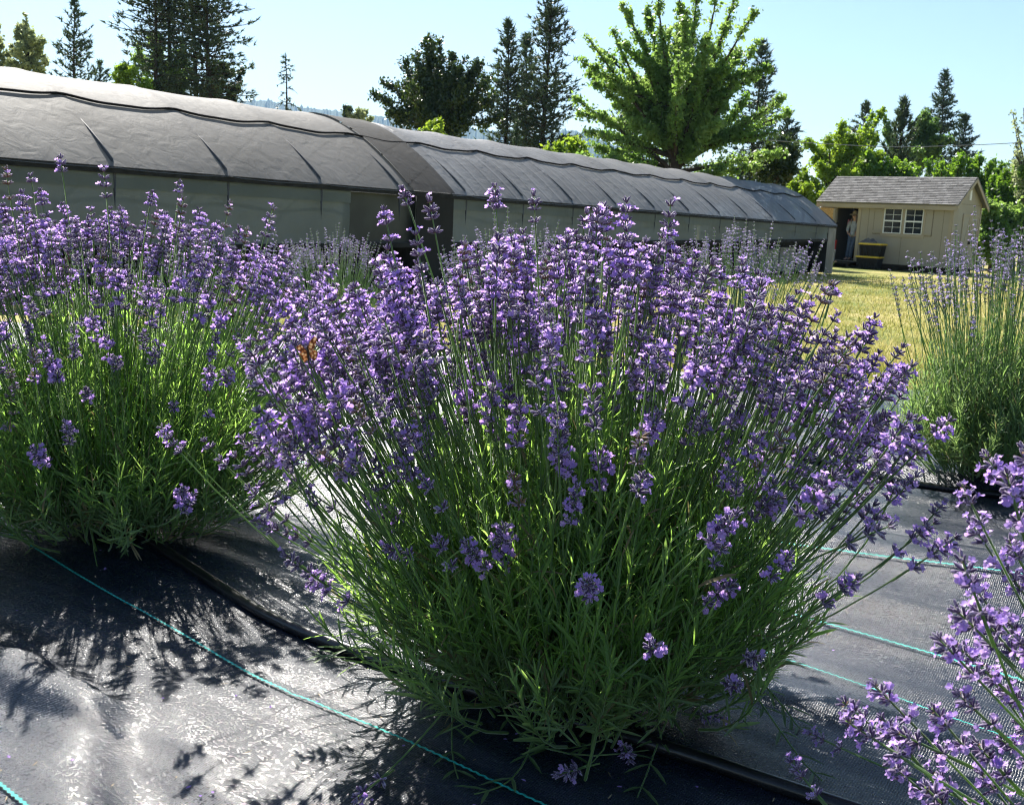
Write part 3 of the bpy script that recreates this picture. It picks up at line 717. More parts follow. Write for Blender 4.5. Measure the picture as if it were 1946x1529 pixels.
# hip rail, film, base net
def strip(t0, t1, za, zb, q, mat, name, th=.02, n=1):
    mb = MB(); ts = np.linspace(t0, t1, n+1)
    for a, c in zip(ts[:-1], ts[1:]):
        P = [gp(a, q, za(a)), gp(c, q, za(c)), gp(c, q, zb(c)), gp(a, q, zb(a))]
        D = [p+PQ*th for p in P]
        mb.add(P+D, [[0, 1, 2, 3], [7, 6, 5, 4], [0, 4, 5, 1], [1, 5, 6, 2], [2, 6, 7, 3], [3, 7, 4, 0]])
    mb.build(name, mat, gh)
strip(T0, 0, lambda t: hipz(t)-.085, lambda t: hipz(t)-.012, -.02, M['dark'], 'hip_rail', .05, 20)
zb_ = lambda t: tz(1150, 460)[1]+(tz(480, 467)[1]-tz(1150, 460)[1])*(t-tz(1150, 460)[0])/(tz(480, 467)[0]-tz(1150, 460)[0])
for (a, c) in ((T0, tz(668, 365)[0]), (TB, -.6)):
    ts = np.arange(a, c+.001, (c-a)/round((c-a)/.12)); rows = []
    for z in np.linspace(0, 1, 12):
        rows.append([gp(t, .05+.02*math.cos(2*PI*t/HS)+.03*float(vnoise(t*1.3, z*2, 7)), hipz(t)-.06+(zb_(t)-hipz(t)+.06)*z) for t in ts])
    MB().grid(np.array(rows)).build('side_film', M['film'], gh, True)
    rows = []
    for z in np.linspace(0, 1, 3):   # the rolled cuff above the film
        rows.append([gp(t, .015, hipz(t)-.085-.16*z) for t in ts])
    MB().grid(np.array(rows)).build('film_flap', M['film'], gh, True)
strip(tz(660, 365)[0], TA+.2, lambda t: zb_(t), lambda t: hipz(t)-.085, .10, M['dusk'], 'vent_net', .01, 2)
strip(TA+.1, TB, lambda t: -.3, lambda t: hipz(t)-.085, -.005, M['band'], 'band_tail', .01, 2)
strip(T0, -.6, lambda t: zb_(t)-.05, lambda t: zb_(t)+.02, .0, M['dark'], 'bottom_rail', .05, 8)
strip(T0, -.02, lambda t: -.64, lambda t: zb_(t)-.055, .62, M['dark'], 'ground_skirt', .02, 12)
strip(-.62, .0, lambda t: -.62, lambda t: hipz(t)-.09, .0, M['cover2'], 'end_net', .01, 1)
MB().box(gp(-.03, GW, (hipz(0)-.62)/2), AX*.01, PQ*(GW-.1), [0, 0, (hipz(0)+.62)/2]).build('end_wall', M['dusk'], gh)
nh = int(-T0/HS)
for k in range(nh+1):
    t = -k*HS
    pts = [gp(t, .022, -.62)]+[gp(t, .022, z) for z in np.linspace(-.3, hipz(t)-.1, 4)]
    for s_ in np.linspace(-.97, .97, 21):
        q, z = arch(t, s_); pts.append(gp(t, q, z-.028+.034*min(1, max(0, (-s_-.62)/.25))))
    pts += [gp(t, 2*GW-.045, z) for z in np.linspace(hipz(t)-.1, -.62, 4)]
    MB().tubes(np.array(pts), .021, 8).build('hoop', M['steel'], gh, True)
# far wall inside (other side of the tunnel) and pale boards inside the far end
strip(T0, 0, lambda t: -.62, lambda t: hipz(t)-.05, 2*GW, M['film'], 'far_side_film', .01, 12)
M['board'] = simple('pale_board', (.17, .17, .16), (.24, .24, .22), 6, .7, .3)
mb = MB()
for (a, c, z0, z1) in ((-5.6, -4.3, -.55, -.1), (-4.2, -2.9, -.5, .05), (-2.8, -1.7, -.55, .1), (-1.5, -.8, -.55, .06)):
    mb.box(gp((a+c)/2, .5, (z0+z1)/2), AX*(c-a)/2, PQ*.02, [0, 0, (z1-z0)/2])
mb.build('inner_bench_board', M['board'], gh)

# ------------------------------------------------------------------ shed
SU = np.array([math.cos(rad(44)), -math.sin(rad(44)), 0]); SN = np.array([-math.sin(rad(44)), -math.cos(rad(44)), 0]); UP = np.array([0, 0, 1.])
_e = at(1814, 384, 34.0); SR = np.array([_e[0], _e[1], 0]); SL = float(-np.dot(onplane(1563, 372, SR, SN)-SR, SU)); SD = 2.4; S0 = SR-SU*SL
zg = float(gz(0, 35)); zf = zg+.16; zeave = float(_e[2])-.02; zr = float(at(1851, 337, 34.8)[2])-.06; print('SHED', SL, zeave, zr, zg)
def fp(px, py, off=0.0):
    p = onplane(px, py, S0+SN*off, SN); return float(np.dot(p-S0, SU)), float(p[2])
def zoom3(x, y): return 1560+x/6.487, 320+y/6.487
def fq(x, y): return fp(*zoom3(x, y))
def sp(s_, z, off=0.0): return S0+SU*s_+UP*z+SN*off
shed = thing('garden_shed', 'beige wooden garden shed with grey shingle roof and open doorway', 'shed', S0+SU*SL/2-SN*SD/2+UP*zg)
def siding_mat(name, c1, c2, dirv):
    m, nt, out = nmat(name); b = N(nt, 'BsdfPrincipled'); b.inputs['Roughness'].default_value = .65; b.inputs['Specular IOR Level'].default_value = .3
    col, tc, no = varied(nt, c1, c2, 1.2, 6); L(nt, col, b.inputs['Base Color'])
    n1 = N(nt, 'TexNoise', Scale=30, Detail=3); mp = N(nt, 'Mapping'); mp.inputs['Scale'].default_value = (1, 1, .08); L(nt, tc.outputs['Object'], mp.inputs['Vector']); L(nt, mp.outputs[0], n1.inputs['Vector'])
    bump(nt, b, n1.outputs['Fac'], .4, .01); L(nt, b.outputs[0], out.inputs[0]); return m
M['siding'] = siding_mat('beige_siding', (.31, .275, .215), (.35, .312, .248), SU)
M['trim'] = siding_mat('tan_trim', (.34, .285, .205), (.38, .32, .235), SU)
M['seam_and_shadow'] = simple('panel_seam', (.20, .16, .11), None, 10, .8, .2)  # real panel joints, and the painted shadow rim round the shutters
M['white'] = simple('white_vinyl', (.78, .78, .76), (.82, .82, .80), 5, .4, .5)
M['glass'] = simple('dark_window_glass', (.012, .016, .02), (.03, .035, .04), 2.5, .08, .25)
M['osb'] = simple('osb_board', (.42, .24, .09), (.58, .36, .15), 22, .75, .2)
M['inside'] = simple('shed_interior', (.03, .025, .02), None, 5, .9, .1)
M['skid'] = simple('dark_timber', (.03, .025, .02), (.05, .04, .03), 6, .85, .2)
# walls with real openings
d0, dtop = fq(200, 487); d1, _ = fq(470, 487); _, dbot = fq(330, 1178); dbot = max(dbot, zf+.02)
wx = [fq(762, 640), fq(1000, 640), fq(1030, 650), fq(1262, 650)]
w1 = (fq(778, 640)[0], fq(1000, 640)[0]); w2 = (fq(1038, 640)[0], fq(1262, 640)[0])
wz1 = fq(890, 493)[1]; wz0 = fq(870, 800)[1]
th = .09
wl = MB()
def wbox(a, c, z0, z1, off=0.0, t=th, mb=None, mat=0):
    (mb or wl).box(sp((a+c)/2, (z0+z1)/2, off-t/2), SU*(c-a)/2, SN*t/2, UP*(z1-z0)/2, mat)
zw = zeave+.02
wbox(0, d0, zf, zw); wbox(d0, d1, dtop, zw); wbox(d0, d1, zf, dbot)
wbox(d1, w1[0], zf, zw); wbox(w1[0], w1[1], zf, wz0); wbox(w1[0], w1[1], wz1, zw); wbox(w1[1], w2[0], zf, zw)
wbox(w2[0], w2[1], zf, wz0); wbox(w2[0], w2[1], wz1, zw); wbox(w2[1], SL, zf, zw)
# gable walls and back wall
def gable(s_, sign):
    A = [sp(s_, zf, -th), sp(s_, zf, -SD), sp(s_, zw, -SD), sp(s_, zr-.05, -SD/2), sp(s_, zw, -th)]
    B = [p-SU*th*sign for p in A]
    wl.add(A+B, [[0, 1, 2, 4], [2, 3, 4, -1], [5, 9, 7, 6], [7, 9, 8, -1], [0, 5, 6, 1], [1, 6, 7, 2], [2, 7, 8, 3], [3, 8, 9, 4], [4, 9, 5, 0]])
gable(SL, 1); gable(0, -1)
wl.box(sp(SL/2, (zf+zw)/2, -SD+th/2), SU*(SL/2-th), SN*th/2, UP*(zw-zf)/2)
wl.build('wall', M['siding'], shed)
flr = MB(); flr.box(sp(SL/2, zf-.04, -SD/2), SU*(SL/2-.01), SN*(SD/2-.01), UP*.04); flr.build('floor', M['skid'], shed)
sk = MB()
for off in (-.25, -SD/2, -SD+.25): sk.box(sp(SL/2, (zg-.05+zf-.08)/2, off), SU*(SL/2-.05), SN*.06, UP*((zf-.08)-(zg-.05))/2)
sk.build('skid', M['skid'], shed)
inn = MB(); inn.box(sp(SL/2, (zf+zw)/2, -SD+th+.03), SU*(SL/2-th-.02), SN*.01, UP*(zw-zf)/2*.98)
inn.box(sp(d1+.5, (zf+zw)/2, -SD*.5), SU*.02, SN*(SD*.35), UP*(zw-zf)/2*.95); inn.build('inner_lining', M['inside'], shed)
# roof: two slabs of shingles
shm, nt, out = nmat('grey_shingles'); b = N(nt, 'BsdfPrincipled'); b.inputs['Roughness'].default_value = .85; b.inputs['Specular IOR Level'].default_value = .2
att = N(nt, 'Attribute', attribute_name='tone'); cr = N(nt, 'ValToRGB'); cr.color_ramp.elements[0].color = (.10, .097, .094, 1); cr.color_ramp.elements[1].color = (.25, .243, .237, 1)
tc = N(nt, 'TexCoord'); no = N(nt, 'TexNoise', Scale=3, Detail=6); L(nt, tc.outputs['Object'], no.inputs['Vector'])
mmx = N(nt, 'Math', operation='MULTIPLY_ADD'); mmx.inputs[1].default_value = .5; L(nt, no.outputs['Fac'], mmx.inputs[0]); 
hf = N(nt, 'Math', operation='MULTIPLY_ADD'); hf.inputs[1].default_value = .8; hf.inputs[2].default_value = -.15; L(nt, att.outputs['Fac'], hf.inputs[0]); L(nt, hf.outputs[0], mmx.inputs[2])
L(nt, mmx.outputs[0], cr.inputs['Fac']); L(nt, cr.outputs[0], b.inputs['Base Color'])
n5 = N(nt, 'TexNoise', Scale=150, Detail=2); L(nt, tc.outputs['Object'], n5.inputs['Vector']); bump(nt, b, n5.outputs['Fac'], .5, .01); L(nt, b.outputs[0], out.inputs[0])
ov = .16; rs0, rs1 = -.12, SL+.2
def slope_pt(s_, k, side, lift=0):
    """k: 0 at the ridge .. 1 at the eave edge"""
    run = SD/2+ov; drop = (zr-zeave+.02)*run/(SD/2)
    off = -SD/2+(run*k)*(1 if side == 0 else -1)
    nrm = unit(np.array([0, 0, 1.])*run+SN*(drop if side == 0 else -drop))
    return sp(s_, zr+.03-drop*k, off)+nrm*lift
for side in (0, 1):
    sl = MB()
    P = [slope_pt(rs0, 0, side), slope_pt(rs1, 0, side), slope_pt(rs1, 1, side), slope_pt(rs0, 1, side)]
    Q = [slope_pt(rs0, 0, side, .035), slope_pt(rs1, 0, side, .035), slope_pt(rs1, 1, side, .035), slope_pt(rs0, 1, side, .035)]
    sl.add(P+Q, [[0, 1, 2, 3], [7, 6, 5, 4], [0, 4, 5, 1], [1, 5, 6, 2], [2, 6, 7, 3], [3, 7, 4, 0]])
    tones = [.4]*6
    rows = 16
    for r in range(rows):
        k0, k1 = r/rows, (r+1)/rows+.004
        s_ = rs0-R0.uniform(0, .3)
        while s_ < rs1:
            wdt = R0.uniform(.12, .26); a, c = max(s_, rs0), min(s_+wdt-.006, rs1); s_ += wdt
            if c-a < .02: continue
            lt = .040; lb = .052+R0.uniform(0, .006)
            P = [slope_pt(a, k0, side, lt-.004), slope_pt(c, k0, side, lt-.004), slope_pt(c, k1, side, lb), slope_pt(a, k1, side, lb), slope_pt(c, k1, side, .036), slope_pt(a, k1, side, .036)]
            sl.add(P, [[0, 3, 2, 1], [3, 5, 4, 2]]); tn = R0.random(); tones += [tn, tn*.6]
    o = sl.build('roof', shm, shed)
    at_ = o.data.attributes.new('tone', 'FLOAT', 'FACE'); at_.data.foreach_set('value', np.array(tones, np.float32))
tr = MB()
for side in (0, 1):
    for s_ in (rs0+.012, rs1-.012):
        a = slope_pt(s_, 0, side, -.003); c = slope_pt(s_, 1, side, -.003)
        dv = (c-a)/2; dn_ = UP*.06
        tr.box((a+c)/2-UP*.065, dv*.985, SU*.012, dn_)
run = SD/2+ov
tr.box(slope_pt((rs0+rs1)/2, 1, 0)-UP*.085-SN*.02, SU*(rs1-rs0)/2*.99, SN*.012, UP*.07)
tr.build('fascia', M['trim'], shed)
for (a, c) in ((SL-.09, SL+.006), (-.006, .07)): MB().box(sp((a+c)/2, (zf+zeave-.05)/2, .008), SU*(c-a)/2, SN*.009, UP*(zeave-.05-zf)/2).build('corner_board', M['trim'], shed)
for o_ in (-.05, -SD+.05): MB().box(sp(SL+.008, (zf+zeave-.1)/2, o_), SU*.009, SN*.045, UP*(zeave-.1-zf)/2).build('corner_board', M['trim'], shed)
dd = MB()
dd.box(sp(d1+.055, (dbot+dtop+.1)/2, .012), SU*.055, SN*.013, UP*(dtop+.1-dbot)/2)
dd.box(sp(d0-.04, (dbot+dtop+.1)/2, .012), SU*.04, SN*.013, UP*(dtop+.1-dbot)/2)
dd.box(sp((d0+d1)/2, dtop+.05, .013), SU*((d1-d0)/2-.001), SN*.013, UP*.05)
dd.build('door_frame', M['trim'], shed)
sm_ = MB()
for x in (fq(985, 900)[0], fq(1480, 900)[0], fq(560, 900)[0]):
    z1_ = wz0-.12 if x < w2[1] and x > w1[0] else zeave-.12
    sm_.box(sp(x, (zf+z1_)/2, .0015), SU*.006, SN*.002, UP*(z1_-zf)/2)
sm_.box(sp(SL+.0015, zeave-.02, -SD/2), SU*.002, SN*(SD/2-.1), UP*.006)
sm_.build('panel_seam', M['seam_and_shadow'], shed)
# windows
ca, cb = fq(735, 800)[0], fq(1310, 500)[0]
sur = MB()
sur.box(sp((ca+cb)/2, wz1+.06, .012), SU*(cb-ca)/2, SN*.014, UP*.045); sur.box(sp((ca+cb)/2, wz0-.06, .012), SU*(cb-ca)/2, SN*.014, UP*.045)
for a, c in ((ca, w1[0]-.012), (w1[1]+.012, w2[0]-.012), (w2[1]+.012, cb)):
    if c > a: sur.box(sp((a+c)/2, (wz0+wz1)/2, .012), SU*(c-a)/2, SN*.013, UP*((wz1-wz0)/2+.013))
sur.build('window_surround', M['trim'], shed)
for (a, c) in (w1, w2):
    fr = MB(); fw = .024
    cx_ = (a+c)/2; zc_ = (wz0+wz1)/2; hw = (c-a)/2; hh = (wz1-wz0)/2
    for sgn in (-1, 1):
        fr.box(sp(cx_+sgn*(hw-fw/2), zc_, .0), SU*fw/2, SN*.035, UP*hh)
        fr.box(sp(cx_, zc_+sgn*(hh-fw/2), .0), SU*(hw-fw), SN*.034, UP*fw/2)
    fr.box(sp(cx_, zc_, .0), SU*(hw-fw), SN*.036, UP*.024)
    win = fr.build('window', M['white'], shed)
    mu_ = MB()
    for sgn in (-1, 1):
        mu_.box(sp(cx_, zc_+sgn*(hh/2), -.004), SU*(hw-fw), SN*.008, UP*.006)
        mu_.box(sp(cx_, zc_+sgn*hh/2, -.004), SU*.006, SN*.0075, UP*(hh/2-.024))
    mu_.build('muntin', M['white'], win)
    MB().box(sp(cx_, zc_, -.02), SU*(hw-fw), SN*.003, UP*(hh-fw)).build('pane', M['glass'], win)
for (xa, xb, dz) in ((fq(660, 640)[0], ca-.004, 0), (cb+.004, fq(1378, 640)[0], 0)):
    sh = MB(); z0_, z1_ = wz0-.03, wz1+.0
    gap = MB().box(sp((xa+xb)/2, (z0_+z1_)/2, .003), SU*((xb-xa)/2+.022), SN*.0035, UP*((z1_-z0_)/2+.022))  # thin dark sheet round the shutter, its edge shadow painted in as colour
    sh.box(sp((xa+xb)/2, (z0_+z1_)/2, .008), SU*(xb-xa)/2, SN*.009, UP*(z1_-z0_)/2)
    for zz in (z0_+.07, z1_-.07): sh.box(sp((xa+xb)/2, zz, .032), SU*((xb-xa)/2+.006), SN*.016, UP*.04)
    sh = sh.build('shutter', M['siding'], shed); gap.build('shutter_shadow_rim', M['seam_and_shadow'], sh)
# open door leaf, its board side showing
hin = sp(d0-.03, 0, .05); da = rad(158)
dv = SU*math.cos(da)+SN*math.sin(da); dn2 = np.cross(dv, UP); dw = d1-d0
dr = MB(); dr.box(hin+dv*dw/2+UP*(dbot+dtop)/2, dv*dw/2, dn2*.02, UP*(dtop-dbot)/2*.985)
dr = dr.build('door', M['osb'], shed); dr['label'] = 'open door leaf showing bare orange chipboard'
eg = MB()
for k_, w_ in ((.03, .03), (dw-.03, .03)): eg.box(hin+dv*k_+UP*(dbot+dtop)/2-dn2*.0, dv*w_, dn2*.024, UP*(dtop-dbot)/2*.97)
eg.build('door_edge', M['trim'], dr)
# double doors and louvre on the gable end
def gq(x, y):
    p = onplane(*zoom3(x, y), S0+SU*SL, SU); return float(np.dot(p-S0, SN)), float(p[2])
g0 = gq(1712, 900)[0]; g1 = gq(1905, 900)[0]; gz1 = gq(1800, 562)[1]; gz0 = zf+.05
gm = (g0+g1)/2
for a, c in ((min(g0, gm), max(g0, gm)), (min(g1, gm), max(g1, gm))):
    a += .008; c -= .008
    p = MB(); p.box(S0+SU*(SL+.008)+SN*(a+c)/2+UP*(gz0+gz1)/2, SU*.01, SN*(c-a)/2, UP*(gz1-gz0)/2)
    pd = p.build('side_door', M['siding'], shed)
    q_ = MB()
    for zz, hz_ in ((gz1-.04, .04), (gz0+.04, .04)): q_.box(S0+SU*(SL+.024)+SN*(a+c)/2+UP*zz, SU*.008, SN*(c-a)/2, UP*hz_)
    for nn in (a+.03, c-.03): q_.box(S0+SU*(SL+.023)+SN*nn+UP*(gz0+gz1)/2, SU*.008, SN*.03, UP*((gz1-gz0)/2-.081))
    A_ = S0+SU*(SL+.022)+SN*(a+.06 if a > gm-.02 and a > min(g0, g1)+.1 else c-.06)+UP*(gz1-.1); B_ = S0+SU*(SL+.022)+SN*((a+c)-(np.dot(A_-S0, SN)))+UP*(gz0+.1)
    vv = (B_-A_); q_.box((A_+B_)/2, vv/2, SU*.006, unit(np.cross(vv, SU))*.03)
    q_.build('brace', M['trim'], pd)
    hd = MB().box(S0+SU*(SL+.045)+SN*(gm+(.05 if (a+c)/2 > gm else -.05))+UP*(gz0+(gz1-gz0)*.45), SU*.015, SN*.012, UP*.05); hd.build('handle', M['dark'], pd)
lv = MB(); l0, lz = gq(1845, 330)
lv.box(S0+SU*(SL+.01)+SN*l0+UP*lz, SU*.012, SN*.07, UP*.17)
for k in range(6): lv.box(S0+SU*(SL+.026)+SN*l0+UP*(lz-.13+k*.052), SU*.006, SN*.055, UP*.014)
lv.build('gable_vent', M['white'], shed)

# things round the shed
M['redp'] = simple('red_plastic', (.42, .03, .03), (.5, .04, .04), 6, .4, .5)
M['whitep'] = simple('white_plastic', (.62, .62, .6), (.7, .7, .68), 6, .45, .5)
M['yel'] = simple('yellow_plastic', (.62, .42, .03), (.7, .48, .05), 6, .4, .5)
M['blackp'] = simple('black_plastic', (.008, .009, .010), (.016, .016, .018), 6, .5, .15)
M['wire'] = simple('wire', (.3, .3, .3), None, 6, .4, .5, metal=.8)
def bucket(label, c, r, h, mat, rim):
    o = thing('bucket', label, 'bucket', c, 'buckets beside the shed doorway')
    MB().lathe(c, [(0, .01), (r*.8, .0), (r*.84, .02), (r*.98, h*.88), (r*1.05, h*.885), (r*1.05, h*.93), (r, h*.935), (r*1.02, h), (r*.96, h), (r*.8, .03), (0, .03)], 24).build('shell', mat, o, True)
    a = np.linspace(0, PI, 13); P = np.stack([c[0]+np.cos(a)*r*1.06, c[1]-np.sin(a)*r*.75, c[2]+h*.9-np.sin(a)*h*.42], -1)
    MB().tubes(P, .005, 6).build('handle', M['wire'], o, True)
bs_, bz_ = fq(228, 1165)
pw = sp(d0+.10, 0, .28); wz_ = zf+.0
step = thing('door_step', 'low dark timber step below the shed doorway', 'step', sp((d0+d1)/2, zg, .28))
st = MB(); st.box(sp((d0+d1)/2-.05, zf-.045, .26), SU*.58, SN*.24, UP*.025); st.build('tread', M['skid'], step)
st = MB()
for s_ in (-.5, .42): st.box(sp((d0+d1)/2+s_, (zg-.05+zf-.07)/2, .26), SU*.04, SN*.2, UP*((zf-.07)-(zg-.05))/2)
st.build('support', M['skid'], step)
pb = np.array([pw[0], pw[1], zf-.02])
bucket('white bucket on the doorstep underneath the red bucket', pb, .135, .40, M['whitep'], None)
bucket('red bucket stacked on top of the white bucket', pb+UP*.375, .155, .36, M['redp'], None)
brm = thing('broom', 'thin wooden broom handle standing up from the red bucket', 'broom', pb+UP*.45)
MB().tubes(np.array([pb+UP*.43+SU*.02, pb+UP*1.28+SU*.10]), .012, 8, cap=True).build('pole', M['osb'], brm, True)
MB().box(pb+UP*1.30+SU*.102, SU*.03, SN*.03, UP*.03).build('grip', M['dark'], brm)
def tote(label, s_, off, z, L_, W_, H_, yaw=0):
    c = sp(s_, z, off); o = thing('storage_tote', label, 'storage tote', c, 'black totes with yellow lids stacked by the shed wall')
    b_ = MB(); r = []
    for zz, k in ((0, .86), (.02, .88), (H_*.82, .97), (H_*.83, 1.01), (H_*.9, 1.01)):
        r.append([c+SU*a*L_/2*k+SN*bb*W_/2*k+UP*zz for a, bb in ((-1, -.85), (-.93, -1), (.93, -1), (1, -.85), (1, .85), (.93, 1), (-.93, 1), (-1, .85), (-1, -.85))])
    b_.grid(np.array(r)); b_.add(np.array(r[0][:8]), [[0, 1, 2, 3], [0, 3, 4, 7], [4, 5, 6, 7]]);
    for a in np.linspace(-.8, .8, 7): b_.box(c+SU*a*L_/2*.9+SN*W_/2*.935+UP*H_*.42, SU*.012, SN*.012, UP*H_*.36)
    b_.build('tub', M['blackp'], o)
    l_ = MB(); r = []
    for zz, k in ((H_*.86, 1.03), (H_*.93, 1.06), (H_*.95, 1.03), (H_*1.0, .9), (H_*1.0, .01)):
        r.append([c+SU*a*L_/2*k+SN*bb*W_/2*k+UP*zz for a, bb in ((-1, -.85), (-.93, -1), (.93, -1), (1, -.85), (1, .85), (.93, 1), (-.93, 1), (-1, .85), (-1, -.85))])
    l_.grid(np.array(r)); l_.build('lid', M['yel'], o)
ts_ = (fq(530, 1060)[0]+fq(865, 1060)[0])/2
tl_ = fq(865, 1060)[0]-fq(530, 1060)[0]
tote('lower black tote with yellow lid standing on the grass by the shed', ts_-.06, .42, zg-.02, tl_*.84, .46, .42)
tote('upper black tote with yellow lid stacked on another tote', ts_, .42, zg+.40, tl_*.84, .46, .44)
tp = sp(ts_-.15, zg+.84, .42)
cl = MB(); n_ = 14
gx, gy = np.meshgrid(np.linspace(-1, 1, n_), np.linspace(-1, 1, n_), indexing='ij'); rr_ = np.clip(1-(gx**2+gy**2), 0, 1)
P = tp+gx[..., None]*SU*.30+gy[..., None]*SN*.17+UP*(rr_**.7*.13*(1+1.4*vnoise(gx*2.2+5, gy*2.2, 4))-.004)[..., None]
cl.grid(P); cl.add(np.array([P[0, 0], P[0, -1], P[-1, -1], P[-1, 0]])-UP*.001, [[0, 1, 2, 3]])
tag(cl.build('cloth_bundle', simple('grey_sacking', (.10, .09, .085), (.16, .15, .14), 12, .9, .1, .6), None, True), 'crumpled grey cloth lying on the upper yellow tote lid', 'cloth')
# weeds at the doorstep
def weed(label, c, h, n_, flower=None):
    o = thing('weed', label, 'weed', c)
    rr = np.random.default_rng(n_); B = np.repeat([c], n_*6, 0)+rr.normal(0, .05, (n_*6, 3))*[1, 1, .2]
    D = np.stack([rr.normal(0, .6, n_*6), rr.normal(0, .6, n_*6), np.ones(n_*6)], -1)
    MB().leaves(B, D, rr.normal(0, 1, (n_*6, 3)), h*rr.uniform(.5, 1, n_*6), h*.14, 0, curl=.3).build('foliage', M['lime'], o)
    if flower:
        q = B[:14]+unit(D[:14])*h*.9; mb = MB(); A = rr.normal(0, .03, (14, 3)); mb.quads(q, A, np.cross(A, rr.normal(0, 1, (14, 3)))*.8); mb.quads(q, np.cross(A, [0, 0, 1.]), A*.7+.01); mb.build('blossom', flower, o)
pp = sp(d0+.0, zg-.02, .95); weed('yellow green weed tuft at the tunnel end near the doorstep', pp, .30, 9)
pp = sp(d0+.42, zg-.02, .85); weed('pale pink flowered weed just below the doorstep', pp, .22, 7, simple('pink_petal', (.6, .42, .40), None, 9, .7))

# ------------------------------------------------------------------ person in the doorway
ps = (d0+d1)/2+.13; poff = -.34
pc = sp(ps, zf, poff)
per = thing('person', 'person in a wide straw hat and grey shirt standing in the shed doorway', 'person', pc)
M['skin'] = simple('skin', (.45, .26, .19), (.5, .3, .22), 20, .55, .4)
M['shirt'] = simple('grey_shirt', (.30, .33, .37), (.38, .41, .45), 14, .85, .2, .5, bscale=25)
M['jeans'] = simple('blue_jeans', (.07, .10, .17), (.11, .15, .23), 18, .85, .2, .4, bscale=30)
M['straw'] = simple('straw_hat', (.42, .30, .16), (.52, .39, .22), 60, .8, .2, .6, bscale=120)
M['hair'] = simple('brown_hair', (.13, .085, .05), (.2, .14, .09), 60, .6, .4)
def pl(x, y, z):   # person space: x along the wall to the right, y towards the viewer, z up
    return pc+SU*x+SN*y+UP*z
def skinned(name, V, E, Rr, mat, parent, sub=2):
    me = bpy.data.meshes.new(name); org = ORG[parent]
    me.from_pydata([tuple(np.asarray(v)-org) for v in V], E, []); me.update()
    o = bpy.data.objects.new(name, me); COL.objects.link(o); o.parent = parent; ORG[o] = org
    me.materials.append(mat)
    mod = o.modifiers.new('skin', 'SKIN'); mod.use_smooth_shade = True
    for i, r in enumerate(Rr):
        sv = me.skin_vertices[0].data[i]; sv.radius = r if isinstance(r, tuple) else (r, r)
    me.skin_vertices[0].data[0].use_root = True
    sb = o.modifiers.new('sub', 'SUBSURF'); sb.levels = sub; sb.render_levels = sub
    return o
V = []; E = []; Rr = []
def jv(p, r, par=None):
    V.append(pl(*p)); Rr.append(r)
    if par is not None: E.append((par, len(V)-1))
    return len(V)-1
pel = jv((0, 0, .93), (.13, .10)); ab = jv((.01, 0, 1.08), (.12, .09), pel); ch = jv((.025, 0, 1.26), (.15, .10), ab); nk = jv((.03, .01, 1.42), .055, ch); hd0 = jv((.02, .03, 1.52), (.075, .085), nk); hd1 = jv((.015, .03, 1.62), (.072, .085), hd0); hd2 = jv((.015, .02, 1.69), (.045, .05), hd1)
nose = jv((.012, .125, 1.555), .012, hd0)
for sg, kn, an in ((-1, (-.10, .05, .48), (-.16, .04, .09)), (1, (.0, .03, .48), (-.05, .0, .09))):
    h = jv((sg*.085, 0, .87), .085, pel); k = jv(kn, .062, h); a = jv(an, .042, k); t = jv((an[0]-.02, an[1]+.14, .03), .035, a)
for sg in (-1, 1):
    sh = jv((sg*.17+.025, 0, 1.35), .052, ch)
    if sg < 0: el = (-.245, -.01, 1.10); wr = (-.14, .12, .95); dirh = unit(np.array([.75, .5, -.25]))
    else: el = (.25, -.03, 1.10); wr = (.24, .04, .88); dirh = unit(np.array([-.05, .1, -1]))
    e_ = jv(el, .040, sh); w_ = jv(wr, .028, e_)
    pm = jv(tuple(np.array(wr)+dirh*.06), (.032, .016), w_)
    sidev = unit(np.cross(dirh, [0, 1, .2]))
    for f in range(4):
        b0 = np.array(wr)+dirh*.10+sidev*(f-1.5)*.018
        f1 = jv(tuple(b0), .0085, pm); f2 = jv(tuple(b0+dirh*(.035, .042, .04, .03)[f]+np.array([0, .008, 0])), .0075, f1)
    th1 = jv(tuple(np.array(wr)+dirh*.05+sidev*.04), .0095, pm)
    jv(tuple(np.array(wr)+dirh*.085+sidev*.055), .0085, th1)
body = skinned('body', V, E, Rr, M['skin'], per)
for sg in (-1, 1):
    MB().lathe(pl(.015+sg*.028, .098, 1.578), [(0, -.008), (.008, 0), (0, .008)], 8).build('eye', M['dark'], body, True)
MB().box(pl(.013, .104, 1.517), SU*.02, SN*.006, UP*.004).build('mouth', M['redp'], body)
V = []; E = []; Rr = []
a0 = jv((0, 0, .84), (.165, .125)); a1 = jv((.005, 0, .98), (.155, .12), a0); a2 = jv((.015, 0, 1.12), (.145, .115), a1); a3 = jv((.025, 0, 1.30), (.165, .115), a2); a4 = jv((.03, .0, 1.40), (.085, .07), a3)
for sg, el, fr_ in ((-1, (-.245, -.01, 1.10), (-.19, .06, 1.02)), (1, (.25, -.03, 1.10), (.245, .0, 1.0))):
    s1 = jv((sg*.185+.025, 0, 1.345), .07, a3); s2 = jv(el, .062, s1); s3 = jv(fr_, .055, s2)
skinned('shirt', V, E, Rr, M['shirt'], per)
V = []; E = []; Rr = []
p0 = jv((0, 0, .93), (.145, .115))
for sg, kn, an in ((-1, (-.10, .05, .48), (-.155, .035, .10)), (1, (.0, .03, .48), (-.045, -.005, .10))):
    h = jv((sg*.088, 0, .84), .098, p0); k = jv(kn, .076, h); a = jv(an, .062, k)
skinned('jeans', V, E, Rr, M['jeans'], per)
